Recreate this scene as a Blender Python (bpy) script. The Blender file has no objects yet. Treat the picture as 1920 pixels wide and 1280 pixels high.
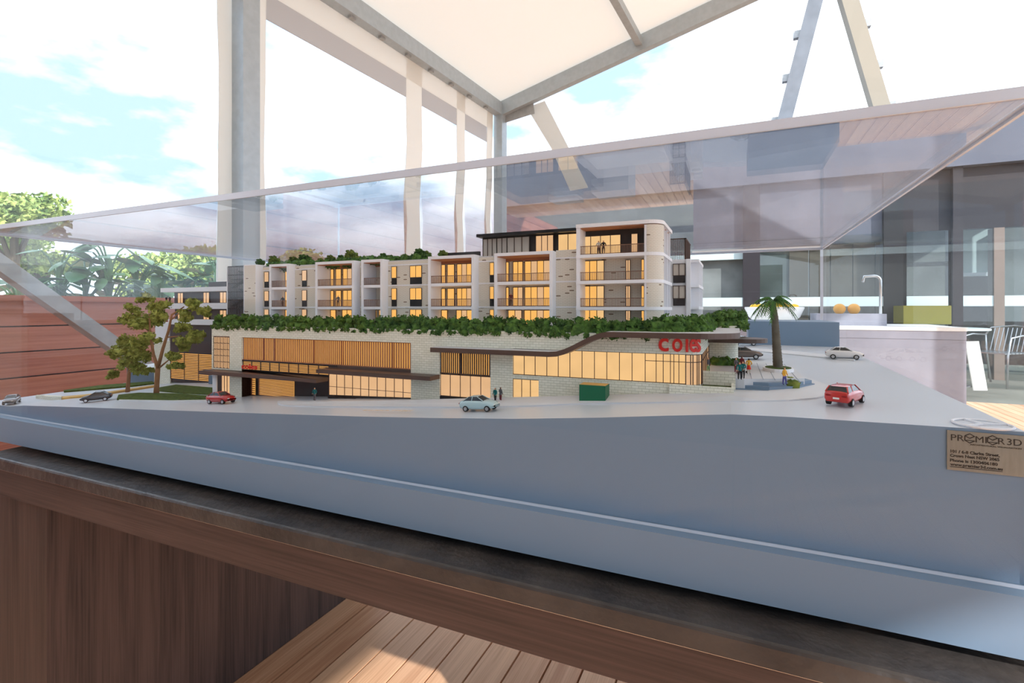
import bpy, bmesh, math, random
from mathutils import Vector, Matrix, noise as mnoise
random.seed(7)
R = random.Random(11)
PI = math.pi
S = bpy.context.scene
C = S.collection
# ------------------------------------------------------------------ camera, world, sun, exposure
EYE = 1.02                      # camera height above the deck
HY, F, CX = 578.25, 943.5, 960.0
YAW = .4178
CW, SW = math.cos(YAW), math.sin(YAW)
CAM = (1.64914, -.56929, EYE)   # x runs along the display case, y into the depth
cam_d = bpy.data.cameras.new('camera'); cam_d.sensor_width = 36; cam_d.lens = F/1920*36
cam_d.shift_y = -(640-HY)/1920; cam_d.clip_start = .02; cam_d.clip_end = 500
cam = bpy.data.objects.new('camera', cam_d); C.objects.link(cam)
cam.location = CAM; cam.rotation_euler = (PI/2, 0, YAW)
S.camera = cam
S.view_settings.view_transform = 'Standard'; S.view_settings.look = 'None'
S.view_settings.gamma = 1; S.view_settings.use_curve_mapping = False
S.view_settings.exposure = 0.35
S.cycles.transparent_max_bounces = 40; S.cycles.max_bounces = 14; S.cycles.glossy_bounces = 5
S.cycles.sample_clamp_indirect = 6
SKY_STRENGTH = 1.85
wd = bpy.data.worlds.new('sky'); S.world = wd; wd.use_nodes = True
def sky():
    nt = wd.node_tree; N = nt.nodes; L = nt.links; N.clear()
    out = N.new('ShaderNodeOutputWorld'); bg = N.new('ShaderNodeBackground'); bg.inputs[1].default_value = SKY_STRENGTH
    tc = N.new('ShaderNodeTexCoord'); mp = N.new('ShaderNodeMapping'); mp.inputs['Scale'].default_value = (1.3, 1.3, 3.2); mp.inputs['Location'].default_value = (.35, .1, .2)
    nz = N.new('ShaderNodeTexNoise'); nz.inputs['Scale'].default_value = 1.9; nz.inputs['Detail'].default_value = 7; nz.inputs['Roughness'].default_value = .52
    rp = N.new('ShaderNodeValToRGB'); e = rp.color_ramp.elements
    e[0].position = .41; e[0].color = (.31, .44, .61, 1); e[1].position = .54; e[1].color = (1.0, 1.09, 1.22, 1)
    L.new(tc.outputs['Generated'], mp.inputs[0]); L.new(mp.outputs[0], nz.inputs['Vector']); L.new(nz.outputs[0], rp.inputs[0])
    L.new(rp.outputs[0], bg.inputs[0]); L.new(bg.outputs[0], out.inputs[0])
sky()
sd = bpy.data.lights.new('sun', 'SUN'); sd.energy = 4.5; sd.angle = .01; sd.color = (1, .975, .94)
sun = bpy.data.objects.new('sun', sd); C.objects.link(sun); sun.location = (6, 2, 6)
sun.rotation_euler = Vector((-.713, .51, -.47)).to_track_quat('-Z', 'Y').to_euler()

# ------------------------------------------------------------------ pixel -> place helpers (photo 1920x1280)
def ray(x, y):
    a, b = (x-CX)/F, -(y-HY)/F
    return Vector((a*CW-SW, a*SW+CW, b))
O = Vector(CAM)
def atv(x, y, v): r = ray(x, y); return O+r*((v-O.y)/r.y)
def atu(x, y, u): r = ray(x, y); return O+r*((u-O.x)/r.x)
def atz(x, y, z): r = ray(x, y); return O+r*((z-O.z)/r.z)
def U(x, v): return atv(x, 600, v).x
def Z(x, y, v): return atv(x, y, v).z
GT = [(-.1, -.226), (.145, -.222), (.21, -.215), (.498, -.197), (.868, -.175), (1.141, -.158), (1.269, -.149), (1.395, -.139), (1.503, -.128), (1.58, -.119), (1.645, -.112), (1.70, -.110), (1.9, -.107)]
def g(u, v=0.0):
    for (a, za), (b, zb) in zip(GT, GT[1:]):
        if u <= b or b == GT[-1][0]:
            t = min(1, max(0, (u-a)/(b-a))); return EYE+za+(zb-za)*t+.018*v
def atg(x, y, off=0):
    r = ray(x, y); t = .2
    while t < 6:
        p = O+r*t
        if p.z <= g(p.x, p.y)+off: return p
        t += .0008
    return O+r*1.5

# ------------------------------------------------------------------ materials
def lin(c): return tuple((x/12.92 if x <= .04045 else ((x+.055)/1.055)**2.4) for x in c)
def rgb(r, g_, b): return lin((r/255, g_/255, b/255))
MATS = {}
def newmat(name):
    m = bpy.data.materials.new(name); m.use_nodes = True; m.node_tree.nodes.clear(); MATS[name] = m
    nt = m.node_tree; out = nt.nodes.new('ShaderNodeOutputMaterial'); return m, nt.nodes, nt.links, out
def pmat(name, col, rough=.6, spec=.4, var=.0, vscale=30, metal=0, bump=0, bscale=200, coat=0, stretch=None, col2=None, em=None, ems=0, alpha=None):
    m, N, L, out = newmat(name)
    b = N.new('ShaderNodeBsdfPrincipled'); L.new(b.outputs[0], out.inputs[0])
    b.inputs['Roughness'].default_value = rough; b.inputs['Specular IOR Level'].default_value = spec; b.inputs['Metallic'].default_value = metal
    b.inputs['Coat Weight'].default_value = coat
    b.inputs['Base Color'].default_value = (*col, 1)
    if em: b.inputs['Emission Color'].default_value = (*em, 1); b.inputs['Emission Strength'].default_value = ems
    if var or bump or col2:
        tc = N.new('ShaderNodeNewGeometry'); mp = N.new('ShaderNodeMapping'); mp.inputs['Scale'].default_value = stretch or (1, 1, 1)
        L.new(tc.outputs['Position'], mp.inputs[0])
        nz = N.new('ShaderNodeTexNoise'); nz.inputs['Scale'].default_value = vscale; nz.inputs['Detail'].default_value = 5
        L.new(mp.outputs[0], nz.inputs['Vector'])
        rp = N.new('ShaderNodeValToRGB'); c2 = col2 or tuple(min(1, c*(1+var)) for c in col); c1 = col if col2 else tuple(c*(1-var) for c in col)
        rp.color_ramp.elements[0].position = .33; rp.color_ramp.elements[0].color = (*c1, 1); rp.color_ramp.elements[1].position = .67; rp.color_ramp.elements[1].color = (*c2, 1)
        L.new(nz.outputs[0], rp.inputs[0]); L.new(rp.outputs[0], b.inputs['Base Color'])
        if bump:
            n2 = N.new('ShaderNodeTexNoise'); n2.inputs['Scale'].default_value = bscale; n2.inputs['Detail'].default_value = 3
            L.new(mp.outputs[0], n2.inputs['Vector'])
            bp = N.new('ShaderNodeBump'); bp.inputs['Strength'].default_value = bump; bp.inputs['Distance'].default_value = 1/bscale
            L.new(n2.outputs[0], bp.inputs['Height']); L.new(bp.outputs[0], b.inputs['Normal'])
    return m
def brickmat(name, c1, c2, mortar, w, h, bias=0., mort=.06, bump=.4):
    m, N, L, out = newmat(name)
    b = N.new('ShaderNodeBsdfPrincipled'); L.new(b.outputs[0], out.inputs[0]); b.inputs['Roughness'].default_value = .75
    ge = N.new('ShaderNodeNewGeometry'); sx = N.new('ShaderNodeSeparateXYZ'); L.new(ge.outputs['Position'], sx.inputs[0])
    ad = N.new('ShaderNodeMath'); ad.operation = 'ADD'; L.new(sx.outputs[0], ad.inputs[0]); L.new(sx.outputs[1], ad.inputs[1])
    cb = N.new('ShaderNodeCombineXYZ'); L.new(ad.outputs[0], cb.inputs[0]); L.new(sx.outputs[2], cb.inputs[1])
    br = N.new('ShaderNodeTexBrick'); L.new(cb.outputs[0], br.inputs['Vector'])
    br.inputs['Scale'].default_value = 1; br.inputs['Brick Width'].default_value = w; br.inputs['Row Height'].default_value = h
    br.inputs['Mortar Size'].default_value = h*mort; br.inputs['Mortar Smooth'].default_value = .2; br.inputs['Bias'].default_value = bias
    br.inputs['Color1'].default_value = (*c1, 1); br.inputs['Color2'].default_value = (*c2, 1); br.inputs['Mortar'].default_value = (*mortar, 1)
    if bias:      # a sprinkling of dark bricks: grey value drawn per brick, thresholded
        br.inputs['Color1'].default_value = (0, 0, 0, 1); br.inputs['Color2'].default_value = (1, 1, 1, 1); br.inputs['Mortar'].default_value = (0, 0, 0, 1)
        br.inputs['Bias'].default_value = 0; rp = N.new('ShaderNodeValToRGB'); rp.color_ramp.interpolation = 'CONSTANT'
        rp.color_ramp.elements[0].color = (*c1, 1); rp.color_ramp.elements[1].position = .968; rp.color_ramp.elements[1].color = (*c2, 1); L.new(br.outputs['Color'], rp.inputs[0])
        mx = N.new('ShaderNodeMix'); mx.data_type = 'RGBA'; L.new(br.outputs['Fac'], mx.inputs['Factor']); L.new(rp.outputs[0], mx.inputs[6]); mx.inputs[7].default_value = (*mortar, 1); L.new(mx.outputs[2], b.inputs['Base Color'])
    else: L.new(br.outputs['Color'], b.inputs['Base Color'])
    bp = N.new('ShaderNodeBump'); bp.invert = True; bp.inputs['Strength'].default_value = bump; bp.inputs['Distance'].default_value = .0006
    L.new(br.outputs['Fac'], bp.inputs['Height']); L.new(bp.outputs[0], b.inputs['Normal'])
    return m
def woodmat(name, ca, cb_, axis, rough=.5, scale=1., spec=.35):
    # grain runs along the given axis
    m, N, L, out = newmat(name)
    b = N.new('ShaderNodeBsdfPrincipled'); L.new(b.outputs[0], out.inputs[0]); b.inputs['Roughness'].default_value = rough; b.inputs['Specular IOR Level'].default_value = spec
    ge = N.new('ShaderNodeNewGeometry'); oi = N.new('ShaderNodeObjectInfo')
    va = N.new('ShaderNodeVectorMath'); va.operation = 'ADD'; L.new(ge.outputs['Position'], va.inputs[0])
    sc = N.new('ShaderNodeVectorMath'); sc.operation = 'SCALE'; sc.inputs['Scale'].default_value = 7; 
    cv = N.new('ShaderNodeCombineXYZ'); 
    for i in range(3): L.new(oi.outputs['Random'], cv.inputs[i])
    L.new(cv.outputs[0], sc.inputs[0]); L.new(sc.outputs[0], va.inputs[1])
    mp = N.new('ShaderNodeMapping'); s = [26*scale]*3; s[axis] = 1.3*scale; mp.inputs['Scale'].default_value = s; L.new(va.outputs[0], mp.inputs[0])
    nz = N.new('ShaderNodeTexNoise'); nz.inputs['Scale'].default_value = 1; nz.inputs['Detail'].default_value = 6; nz.inputs['Roughness'].default_value = .6; nz.inputs['Distortion'].default_value = .5
    L.new(mp.outputs[0], nz.inputs['Vector'])
    mp2 = N.new('ShaderNodeMapping'); s = [260*scale]*3; s[axis] = 5*scale; mp2.inputs['Scale'].default_value = s; L.new(va.outputs[0], mp2.inputs[0])
    n2 = N.new('ShaderNodeTexNoise'); n2.inputs['Scale'].default_value = 1; n2.inputs['Detail'].default_value = 3; L.new(mp2.outputs[0], n2.inputs['Vector'])
    mx = N.new('ShaderNodeMath'); mx.operation = 'MULTIPLY_ADD'; mx.inputs[1].default_value = .45; L.new(n2.outputs[0], mx.inputs[0]); 
    m3 = N.new('ShaderNodeMath'); m3.operation = 'MULTIPLY'; m3.inputs[1].default_value = .62; L.new(nz.outputs[0], m3.inputs[0]); L.new(m3.outputs[0], mx.inputs[2])
    m4 = N.new('ShaderNodeMath'); m4.operation = 'MULTIPLY_ADD'; m4.inputs[1].default_value = .16; L.new(oi.outputs['Random'], m4.inputs[0]); L.new(mx.outputs[0], m4.inputs[2])
    rp = N.new('ShaderNodeValToRGB'); rp.color_ramp.elements[0].position = .42; rp.color_ramp.elements[0].color = (*ca, 1); rp.color_ramp.elements[1].position = .74; rp.color_ramp.elements[1].color = (*cb_, 1)
    L.new(m4.outputs[0], rp.inputs[0]); L.new(rp.outputs[0], b.inputs['Base Color'])
    return m
def clearmat(name, tint=(1, 1, 1), r0=.04, rmax=1., dust=0., gl_rough=0.):
    # clear sheet: passes light straight on, reflects more at grazing angles (Schlick on |cos|)
    m, N, L, out = newmat(name)
    ge = N.new('ShaderNodeNewGeometry'); dt = N.new('ShaderNodeVectorMath'); dt.operation = 'DOT_PRODUCT'
    L.new(ge.outputs['Incoming'], dt.inputs[0]); L.new(ge.outputs['Normal'], dt.inputs[1])
    ab = N.new('ShaderNodeMath'); ab.operation = 'ABSOLUTE'; L.new(dt.outputs['Value'], ab.inputs[0])
    om = N.new('ShaderNodeMath'); om.operation = 'SUBTRACT'; om.inputs[0].default_value = 1; L.new(ab.outputs[0], om.inputs[1])
    pw = N.new('ShaderNodeMath'); pw.operation = 'POWER'; pw.inputs[1].default_value = 5; L.new(om.outputs[0], pw.inputs[0])
    ma = N.new('ShaderNodeMath'); ma.operation = 'MULTIPLY_ADD'; ma.inputs[1].default_value = rmax-r0; ma.inputs[2].default_value = r0; L.new(pw.outputs[0], ma.inputs[0])
    tr = N.new('ShaderNodeBsdfTransparent'); tr.inputs[0].default_value = (*tint, 1)
    gl = N.new('ShaderNodeBsdfGlossy'); gl.inputs['Roughness'].default_value = gl_rough
    mx = N.new('ShaderNodeMixShader'); L.new(ma.outputs[0], mx.inputs[0]); L.new(tr.outputs[0], mx.inputs[1]); L.new(gl.outputs[0], mx.inputs[2])
    last = mx
    if dust:
        df = N.new('ShaderNodeBsdfDiffuse'); df.inputs[0].default_value = (.8, .82, .85, 1)
        m2 = N.new('ShaderNodeMixShader'); m2.inputs[0].default_value = dust; L.new(mx.outputs[0], m2.inputs[1]); L.new(df.outputs[0], m2.inputs[2]); last = m2
    L.new(last.outputs[0], out.inputs[0]); return m
def glowmat(name, col, strength, var=.12):
    m, N, L, out = newmat(name)
    ge = N.new('ShaderNodeNewGeometry'); nz = N.new('ShaderNodeTexNoise'); nz.inputs['Scale'].default_value = 28; nz.inputs['Detail'].default_value = 2
    L.new(ge.outputs['Position'], nz.inputs['Vector'])
    ma = N.new('ShaderNodeMath'); ma.operation = 'MULTIPLY_ADD'; ma.inputs[1].default_value = 2*var*strength; ma.inputs[2].default_value = strength*(1-var); L.new(nz.outputs[0], ma.inputs[0])
    em = N.new('ShaderNodeEmission'); em.inputs[0].default_value = (*col, 1); L.new(ma.outputs[0], em.inputs[1])
    gl = N.new('ShaderNodeBsdfGlossy'); gl.inputs['Roughness'].default_value = .12; gl.inputs[0].default_value = (.05, .05, .05, 1)
    ad = N.new('ShaderNodeAddShader'); L.new(em.outputs[0], ad.inputs[0]); L.new(gl.outputs[0], ad.inputs[1]); L.new(ad.outputs[0], out.inputs[0]); return m
M = MATS
pmat('base_grey', rgb(118, 140, 163), .45, .35, var=.025, vscale=3)
pmat('base_top_lit', rgb(200, 208, 218), .32, .45, var=.025, vscale=8)  # paler copy of base_grey: light on the top face put into the colour
pmat('path_grey', rgb(208, 212, 218), .5, .3, var=.03, vscale=20)
pmat('kerb', rgb(110, 122, 140), .6)
brickmat('brick_cream', rgb(236, 234, 220), rgb(224, 223, 206), rgb(188, 188, 168), .0096, .0038, 0, .08)
brickmat('brick_pale', rgb(222, 217, 206), rgb(128, 110, 94), rgb(190, 184, 170), .0075, .0021, -.80, .10, .3)
pmat('white_frame', rgb(232, 234, 240), .5, .3)
pmat('soffit', rgb(168, 112, 78), .55)
pmat('bronze', rgb(84, 64, 56), .42, .5, var=.08, vscale=40)
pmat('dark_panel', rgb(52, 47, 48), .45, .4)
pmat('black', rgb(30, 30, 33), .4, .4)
pmat('rail_bronze', rgb(128, 96, 80), .45, .5)
pmat('roof_grey', rgb(196, 198, 202), .7, .2)
glowmat('glow_amber', rgb(255, 188, 100), .80)
glowmat('glow_peach', rgb(250, 198, 146), .66)
glowmat('glow_warm', rgb(252, 202, 138), .74, .2)
glowmat('glow_slat', rgb(250, 180, 95), .58)
pmat('blind_grey', rgb(200, 190, 180), .6)
pmat('red_sign', rgb(200, 40, 32), .5, em=rgb(200, 40, 32), ems=.12)
pmat('leaf_hedge', rgb(34, 66, 26), .75, .2, col2=rgb(92, 128, 54), vscale=110)
pmat('leaf_tree', rgb(96, 108, 40), .75, .2, col2=rgb(164, 170, 86), vscale=80)
pmat('leaf_roof', rgb(62, 88, 36), .75, .2, col2=rgb(130, 140, 60), vscale=60)
pmat('grass', rgb(48, 70, 28), .9, .1, col2=rgb(86, 106, 48), vscale=160)
pmat('bark', rgb(150, 112, 82), .85, .1, var=.15, vscale=60)
pmat('palm_bark', rgb(104, 98, 88), .9, .1, var=.15, vscale=90)
pmat('palm_leaf', rgb(24, 74, 22), .5, .4, col2=rgb(70, 128, 40), vscale=90)
pmat('green_bin', rgb(16, 98, 66), .5)
pmat('cork', rgb(206, 166, 96), .8)
pmat('acrylic_edge', rgb(206, 216, 232), .15, .6)
clearmat('acrylic', (.985, .99, .992), .012, .32)
clearmat('acrylic_top', (.97, .98, .985), .04)
clearmat('vinyl', (.97, .98, .985), .03, .35)
clearmat('glass', (.80, .84, .84), .05)
pmat('stone_top', rgb(54, 51, 51), .34, .4, col2=rgb(76, 71, 68), vscale=14, bump=.15, bscale=60)
woodmat('veneer', rgb(46, 37, 35), rgb(92, 73, 67), 0)
woodmat('veneer_upright', rgb(44, 35, 33), rgb(90, 71, 65), 2)
woodmat('deck', rgb(200, 144, 106), rgb(238, 190, 150), 1, .45)
woodmat('fence_wood', rgb(154, 94, 78), rgb(190, 128, 108), 1, .7, .5)
pmat('galv', rgb(168, 170, 170), .5, .5, metal=.35, var=.1, vscale=25)
pmat('alu', rgb(176, 186, 192), .45, .5, metal=.3, var=.05)
pmat('pvc_white', rgb(236, 233, 228), .55, .3)
pmat('strut_grey', rgb(120, 125, 132), .6, .3, var=.12, vscale=6)
pmat('strut_cream', rgb(156, 146, 130), .6, .3)
pmat('valance', rgb(196, 198, 202), .5, .3)
pmat('concrete_mauve', rgb(158, 158, 170), .6, .3, var=.10, vscale=5, bump=.05)
pmat('concrete_grey', rgb(120, 124, 122), .7, .2, var=.22, vscale=2.5)
pmat('wall_mauve', rgb(104, 108, 120), .7, .2, var=.06, vscale=2)
pmat('brown_panel', rgb(126, 112, 102), .6, .3, var=.08, vscale=3)
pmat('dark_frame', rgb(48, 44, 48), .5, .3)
pmat('frost', rgb(196, 212, 212), .4, .3)
pmat('olive', rgb(112, 106, 26), .6)
pmat('ceramic', rgb(245, 244, 240), .25, .5)
pmat('lemon', rgb(245, 196, 40), .45, .4)
pmat('orange_fruit', rgb(244, 178, 80), .45, .4)
pmat('steel', rgb(190, 192, 194), .25, .5, metal=.9)
pmat('floor_grey', rgb(130, 124, 120), .7, .2, var=.1, vscale=2)
pmat('lawn', rgb(128, 128, 118), .9, .1, var=.12, vscale=2)
pmat('leaf_far', rgb(92, 124, 66), .6, .3, col2=rgb(186, 196, 110), vscale=3)
pmat('leaf_big', rgb(54, 104, 62), .35, .5, col2=rgb(122, 164, 104), vscale=5)
pmat('bark_far', rgb(110, 96, 80), .9)
pmat('plaque', rgb(150, 146, 136), .32, .5, metal=.55, var=.06, vscale=60, stretch=(8, 1, 1))
pmat('plaque_ink', rgb(58, 48, 40), .6)
pmat('road_paint', rgb(226, 205, 178), .6)
pmat('tyre', rgb(24, 24, 26), .7)
pmat('hub', rgb(190, 192, 196), .3, .5, metal=.7)
pmat('car_glass', rgb(40, 42, 46), .12, .6)
for n, c in dict(paint_red=(176, 28, 34), paint_brightred=(196, 44, 38), paint_silver=(176, 204, 210), paint_white=(226, 224, 224), paint_brown=(96, 84, 80), paint_blue=(160, 178, 194), paint_black=(48, 56, 64), paint_grey=(112, 108, 112)).items():
    pmat(n, rgb(*c), .25, .5, coat=.6)
pmat('lamp_red', rgb(150, 16, 20), .3); pmat('lamp_white', rgb(235, 235, 230), .2)
for n, c in dict(skin=(214, 160, 128), hair=(48, 36, 30), cl_teal=(20, 104, 104), cl_black=(34, 34, 38), cl_grey=(92, 90, 94), cl_red=(200, 50, 36), cl_yellow=(226, 170, 62), cl_blue=(84, 84, 150), cl_maroon=(112, 44, 52), cl_pale=(200, 196, 188), cl_green=(110, 150, 110)).items():
    pmat(n, rgb(*c), .7, .2)

# ------------------------------------------------------------------ mesh helpers
class MB:
    def __init__(s): s.v = []; s.f = []; s.mi = []; s.cur = 0
    def quad(s, a, b, c, d): n = len(s.v); s.v += [tuple(a), tuple(b), tuple(c), tuple(d)]; s.f.append((n, n+1, n+2, n+3)); s.mi.append(s.cur)
    def box(s, x0, x1, y0, y1, z0, z1):
        x0, x1 = sorted((x0, x1)); y0, y1 = sorted((y0, y1)); z0, z1 = sorted((z0, z1)); n = len(s.v)
        s.v += [(x0, y0, z0), (x1, y0, z0), (x1, y1, z0), (x0, y1, z0), (x0, y0, z1), (x1, y0, z1), (x1, y1, z1), (x0, y1, z1)]
        for q in ((0, 3, 2, 1), (4, 5, 6, 7), (0, 1, 5, 4), (1, 2, 6, 5), (2, 3, 7, 6), (3, 0, 4, 7)): s.f.append(tuple(n+i for i in q)); s.mi.append(s.cur)
        return s
    def prism(s, pts, z0, z1):
        # pts: plan polygon counter-clockwise [(x,y)]; z0/z1 number or function(x,y)
        n = len(s.v); k = len(pts); fz = lambda z, p: z(*p) if callable(z) else z
        s.v += [(p[0], p[1], fz(z0, p)) for p in pts]+[(p[0], p[1], fz(z1, p)) for p in pts]
        s.f.append(tuple(n+i for i in reversed(range(k)))); s.f.append(tuple(n+k+i for i in range(k))); s.mi += [s.cur]*2
        for i in range(k): j = (i+1) % k; s.f.append((n+i, n+j, n+k+j, n+k+i)); s.mi.append(s.cur)
        return s
    def profile(s, pts, y0, y1):
        # polygon in x-z plane (counter-clockwise seen from -y) pushed along y
        n = len(s.v); k = len(pts)
        s.v += [(p[0], y0, p[1]) for p in pts]+[(p[0], y1, p[1]) for p in pts]
        s.f.append(tuple(n+i for i in range(k))); s.f.append(tuple(n+k+i for i in reversed(range(k)))); s.mi += [s.cur]*2
        for i in range(k): j = (i+1) % k; s.f.append((n+j, n+i, n+k+i, n+k+j)); s.mi.append(s.cur)
        return s
    def bar(s, a, b, w, h=None, up=(0, 0, 1)):
        a, b = Vector(a), Vector(b); d = (b-a).normalized(); h = h or w
        sd_ = d.cross(Vector(up))
        if sd_.length < 1e-4: sd_ = d.cross(Vector((1, 0, 0)))
        sd_.normalize(); u = sd_.cross(d); n = len(s.v)
        for p in (a, b):
            for i, j in ((-1, -1), (1, -1), (1, 1), (-1, 1)): s.v.append(tuple(p+sd_*(i*w/2)+u*(j*h/2)))
        for q in ((0, 1, 2, 3), (7, 6, 5, 4), (0, 4, 5, 1), (1, 5, 6, 2), (2, 6, 7, 3), (3, 7, 4, 0)): s.f.append(tuple(n+i for i in q)); s.mi.append(s.cur)
        return s
    def tube(s, pts, rad, k=8, cap=True):
        pts = [Vector(p) for p in pts]; m = len(pts); rads = rad if isinstance(rad, (list, tuple)) else [rad]*m; n = len(s.v); ref = None
        for i, p in enumerate(pts):
            d = (pts[min(i+1, m-1)]-pts[max(i-1, 0)]).normalized()
            if ref is None: ref = d.orthogonal().normalized()
            ref = (ref-d*ref.dot(d)).normalized(); bi = d.cross(ref)
            for j in range(k): a = 2*PI*j/k; s.v.append(tuple(p+(ref*math.cos(a)+bi*math.sin(a))*rads[i]))
        for i in range(m-1):
            for j in range(k): q = (j+1) % k; s.f.append((n+i*k+j, n+i*k+q, n+(i+1)*k+q, n+(i+1)*k+j)); s.mi.append(s.cur)
        if cap: s.f.append(tuple(n+j for j in reversed(range(k)))); s.f.append(tuple(n+(m-1)*k+j for j in range(k))); s.mi += [s.cur]*2
        return s
    def lathe(s, prof, c=(0, 0, 0), k=20):
        n = len(s.v); m = len(prof)
        for r, z in prof:
            for j in range(k): a = 2*PI*j/k; s.v.append((c[0]+r*math.cos(a), c[1]+r*math.sin(a), c[2]+z))
        for i in range(m-1):
            for j in range(k): q = (j+1) % k; s.f.append((n+i*k+j, n+i*k+q, n+(i+1)*k+q, n+(i+1)*k+j)); s.mi.append(s.cur)
        s.f.append(tuple(n+j for j in reversed(range(k)))); s.f.append(tuple(n+(m-1)*k+j for j in range(k))); s.mi += [s.cur]*2
        return s
    def ribbon(s, path, z0, z1, th):
        # wall following a plan path; th thickness to the left of travel
        L_, m = [], len(path)
        for i, p in enumerate(path):
            a = Vector(path[max(i-1, 0)]); b = Vector(path[min(i+1, m-1)]); d = (b-a).normalized(); L_.append((p[0]-d.y*th, p[1]+d.x*th))
        return s.prism(list(path)+L_[::-1], z0, z1)
    def blob(s, c, r, seed=0, sub=1, sq=(1, 1, 1), jit=.25):
        bm = bmesh.new(); bmesh.ops.create_icosphere(bm, subdivisions=sub, radius=1); n = len(s.v); rr = random.Random(seed)
        for v in bm.verts:
            q = 1+jit*(rr.random()*2-1); s.v.append((c[0]+v.co.x*r*q*sq[0], c[1]+v.co.y*r*q*sq[1], c[2]+v.co.z*r*q*sq[2]))
        for f in bm.faces: s.f.append(tuple(n+v.index for v in f.verts)); s.mi.append(s.cur)
        bm.free(); return s
    def leaves(s, c, r, n, size, rr, sq=(1, 1, 1), shell=.45):
        for _ in range(n):
            d = Vector((rr.gauss(0, 1), rr.gauss(0, 1), rr.gauss(0, 1))).normalized(); t = shell+(1-shell)*rr.random()
            p = Vector(c)+Vector((d.x*sq[0], d.y*sq[1], d.z*sq[2]))*(r*t)
            a = Vector((rr.gauss(0, 1), rr.gauss(0, 1), rr.gauss(0, 1))).normalized(); b = a.orthogonal().normalized()
            e = size*(.6+.8*rr.random()); a *= e; b *= e*.6
            m_ = a.cross(b).normalized()*e*.25
            i = len(s.v); s.v += [tuple(p-a), tuple(p-b+m_), tuple(p+a), tuple(p+b+m_)]; s.f.append((i, i+1, i+2, i+3)); s.mi.append(s.cur)
        return s
    def build(s, name, mats, parent=None, smooth=False):
        off = Vector(parent_world(parent)) if parent else Vector((0, 0, 0))
        me = bpy.data.meshes.new(name); me.from_pydata([(v[0]-off.x, v[1]-off.y, v[2]-off.z) for v in s.v], [], s.f)
        mats = mats if isinstance(mats, (list, tuple)) else [mats]
        for m in mats: me.materials.append(M[m])
        if len(mats) > 1: me.polygons.foreach_set('material_index', s.mi)
        if smooth: me.polygons.foreach_set('use_smooth', [True]*len(me.polygons))
        me.update(); o = bpy.data.objects.new(name, me); C.objects.link(o)
        if parent: o.parent = parent
        return o
def parent_world(o):
    p = Vector((0, 0, 0))
    while o: p += o.location; o = o.parent
    return p
def tag(o, label=None, cat=None, group=None, kind=None):
    if label: o['label'] = label
    if cat: o['category'] = cat
    if group: o['group'] = group
    if kind: o['kind'] = kind
    return o
def thing(name, loc, label, cat, group=None, rz=0):
    o = bpy.data.objects.new(name, None); C.objects.link(o); o.location = loc; o.rotation_euler = (0, 0, rz); o.empty_display_size = .05
    return tag(o, label, cat, group)
def copy_tree(o, parent=None):
    c = o.copy(); C.objects.link(c); c.parent = parent
    for ch in list(o.children): copy_tree(ch, c)
    return c
def part(mb_fn, name, mat, parent, smooth=False):
    m = MB(); mb_fn(m); return m.build(name, mat, parent, smooth)
def boxpart(name, mat, parent, *b): return MB().box(*b).build(name, mat, parent)
def text_mesh(body, size, extrude=.0005, bold=0.):
    cu = bpy.data.curves.new('lettering', 'FONT'); cu.body = body; cu.size = size; cu.extrude = extrude; cu.align_x = 'LEFT'; cu.offset = bold; cu.resolution_u = 3
    o = bpy.data.objects.new('lettering', cu); C.objects.link(o)
    dg = bpy.context.evaluated_depsgraph_get(); me = bpy.data.meshes.new_from_object(o.evaluated_get(dg))
    bpy.data.objects.remove(o); bpy.data.curves.remove(cu)
    return me
def text_obj(name, body, size, mat, parent, origin, xdir, ydir, extrude=.0004, bold=0., fit=None):
    me = text_mesh(body, size, extrude, bold)
    xs = [v.co.x for v in me.vertices]; ys = [v.co.y for v in me.vertices]
    x0, x1 = min(xs), max(xs); y0 = min(ys)
    sx = (fit/(x1-x0)) if fit else 1
    X, Y = Vector(xdir), Vector(ydir); n = X.cross(Y); off = Vector(parent_world(parent)) if parent else Vector()
    for v in me.vertices:
        p = Vector(origin)+X*((v.co.x-x0)*sx)+Y*v.co.y+n*v.co.z-off; v.co = p
    me.materials.clear(); me.materials.append(M[mat]); me.name = name
    o = bpy.data.objects.new(name, me); C.objects.link(o); o.parent = parent
    return o
# ------------------------------------------------------------------ deck, table, display case, model base
ZL = EYE-.24                      # ledge of the plinth
ZT = EYE+.1897                    # top of the clear case
W_, D_ = 1.891, 1.2056
fl = tag(bpy.data.objects.new('floor', None), 'reddish hardwood deck of narrow parallel boards', None, None, 'structure'); C.objects.link(fl)
sub = MB().box(-6, 9, -4, 6.6, -.12, -.03).build('subfloor', 'dark_panel', fl)
pl = MB().box(-.0448, .0448, -3.5, 6.5, -.025, 0).build('plank', 'deck', fl)
pl.location.x = -5
for i in range(1, 145):
    o = pl.copy(); C.objects.link(o); o.location.x = -5+.0955*i; o.parent = fl
ground = MB().box(-60, 60, -40, 90, -.5, -.14).build('ground', 'lawn'); tag(ground, 'pale gravel ground beyond the deck', None, None, 'structure')

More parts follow.
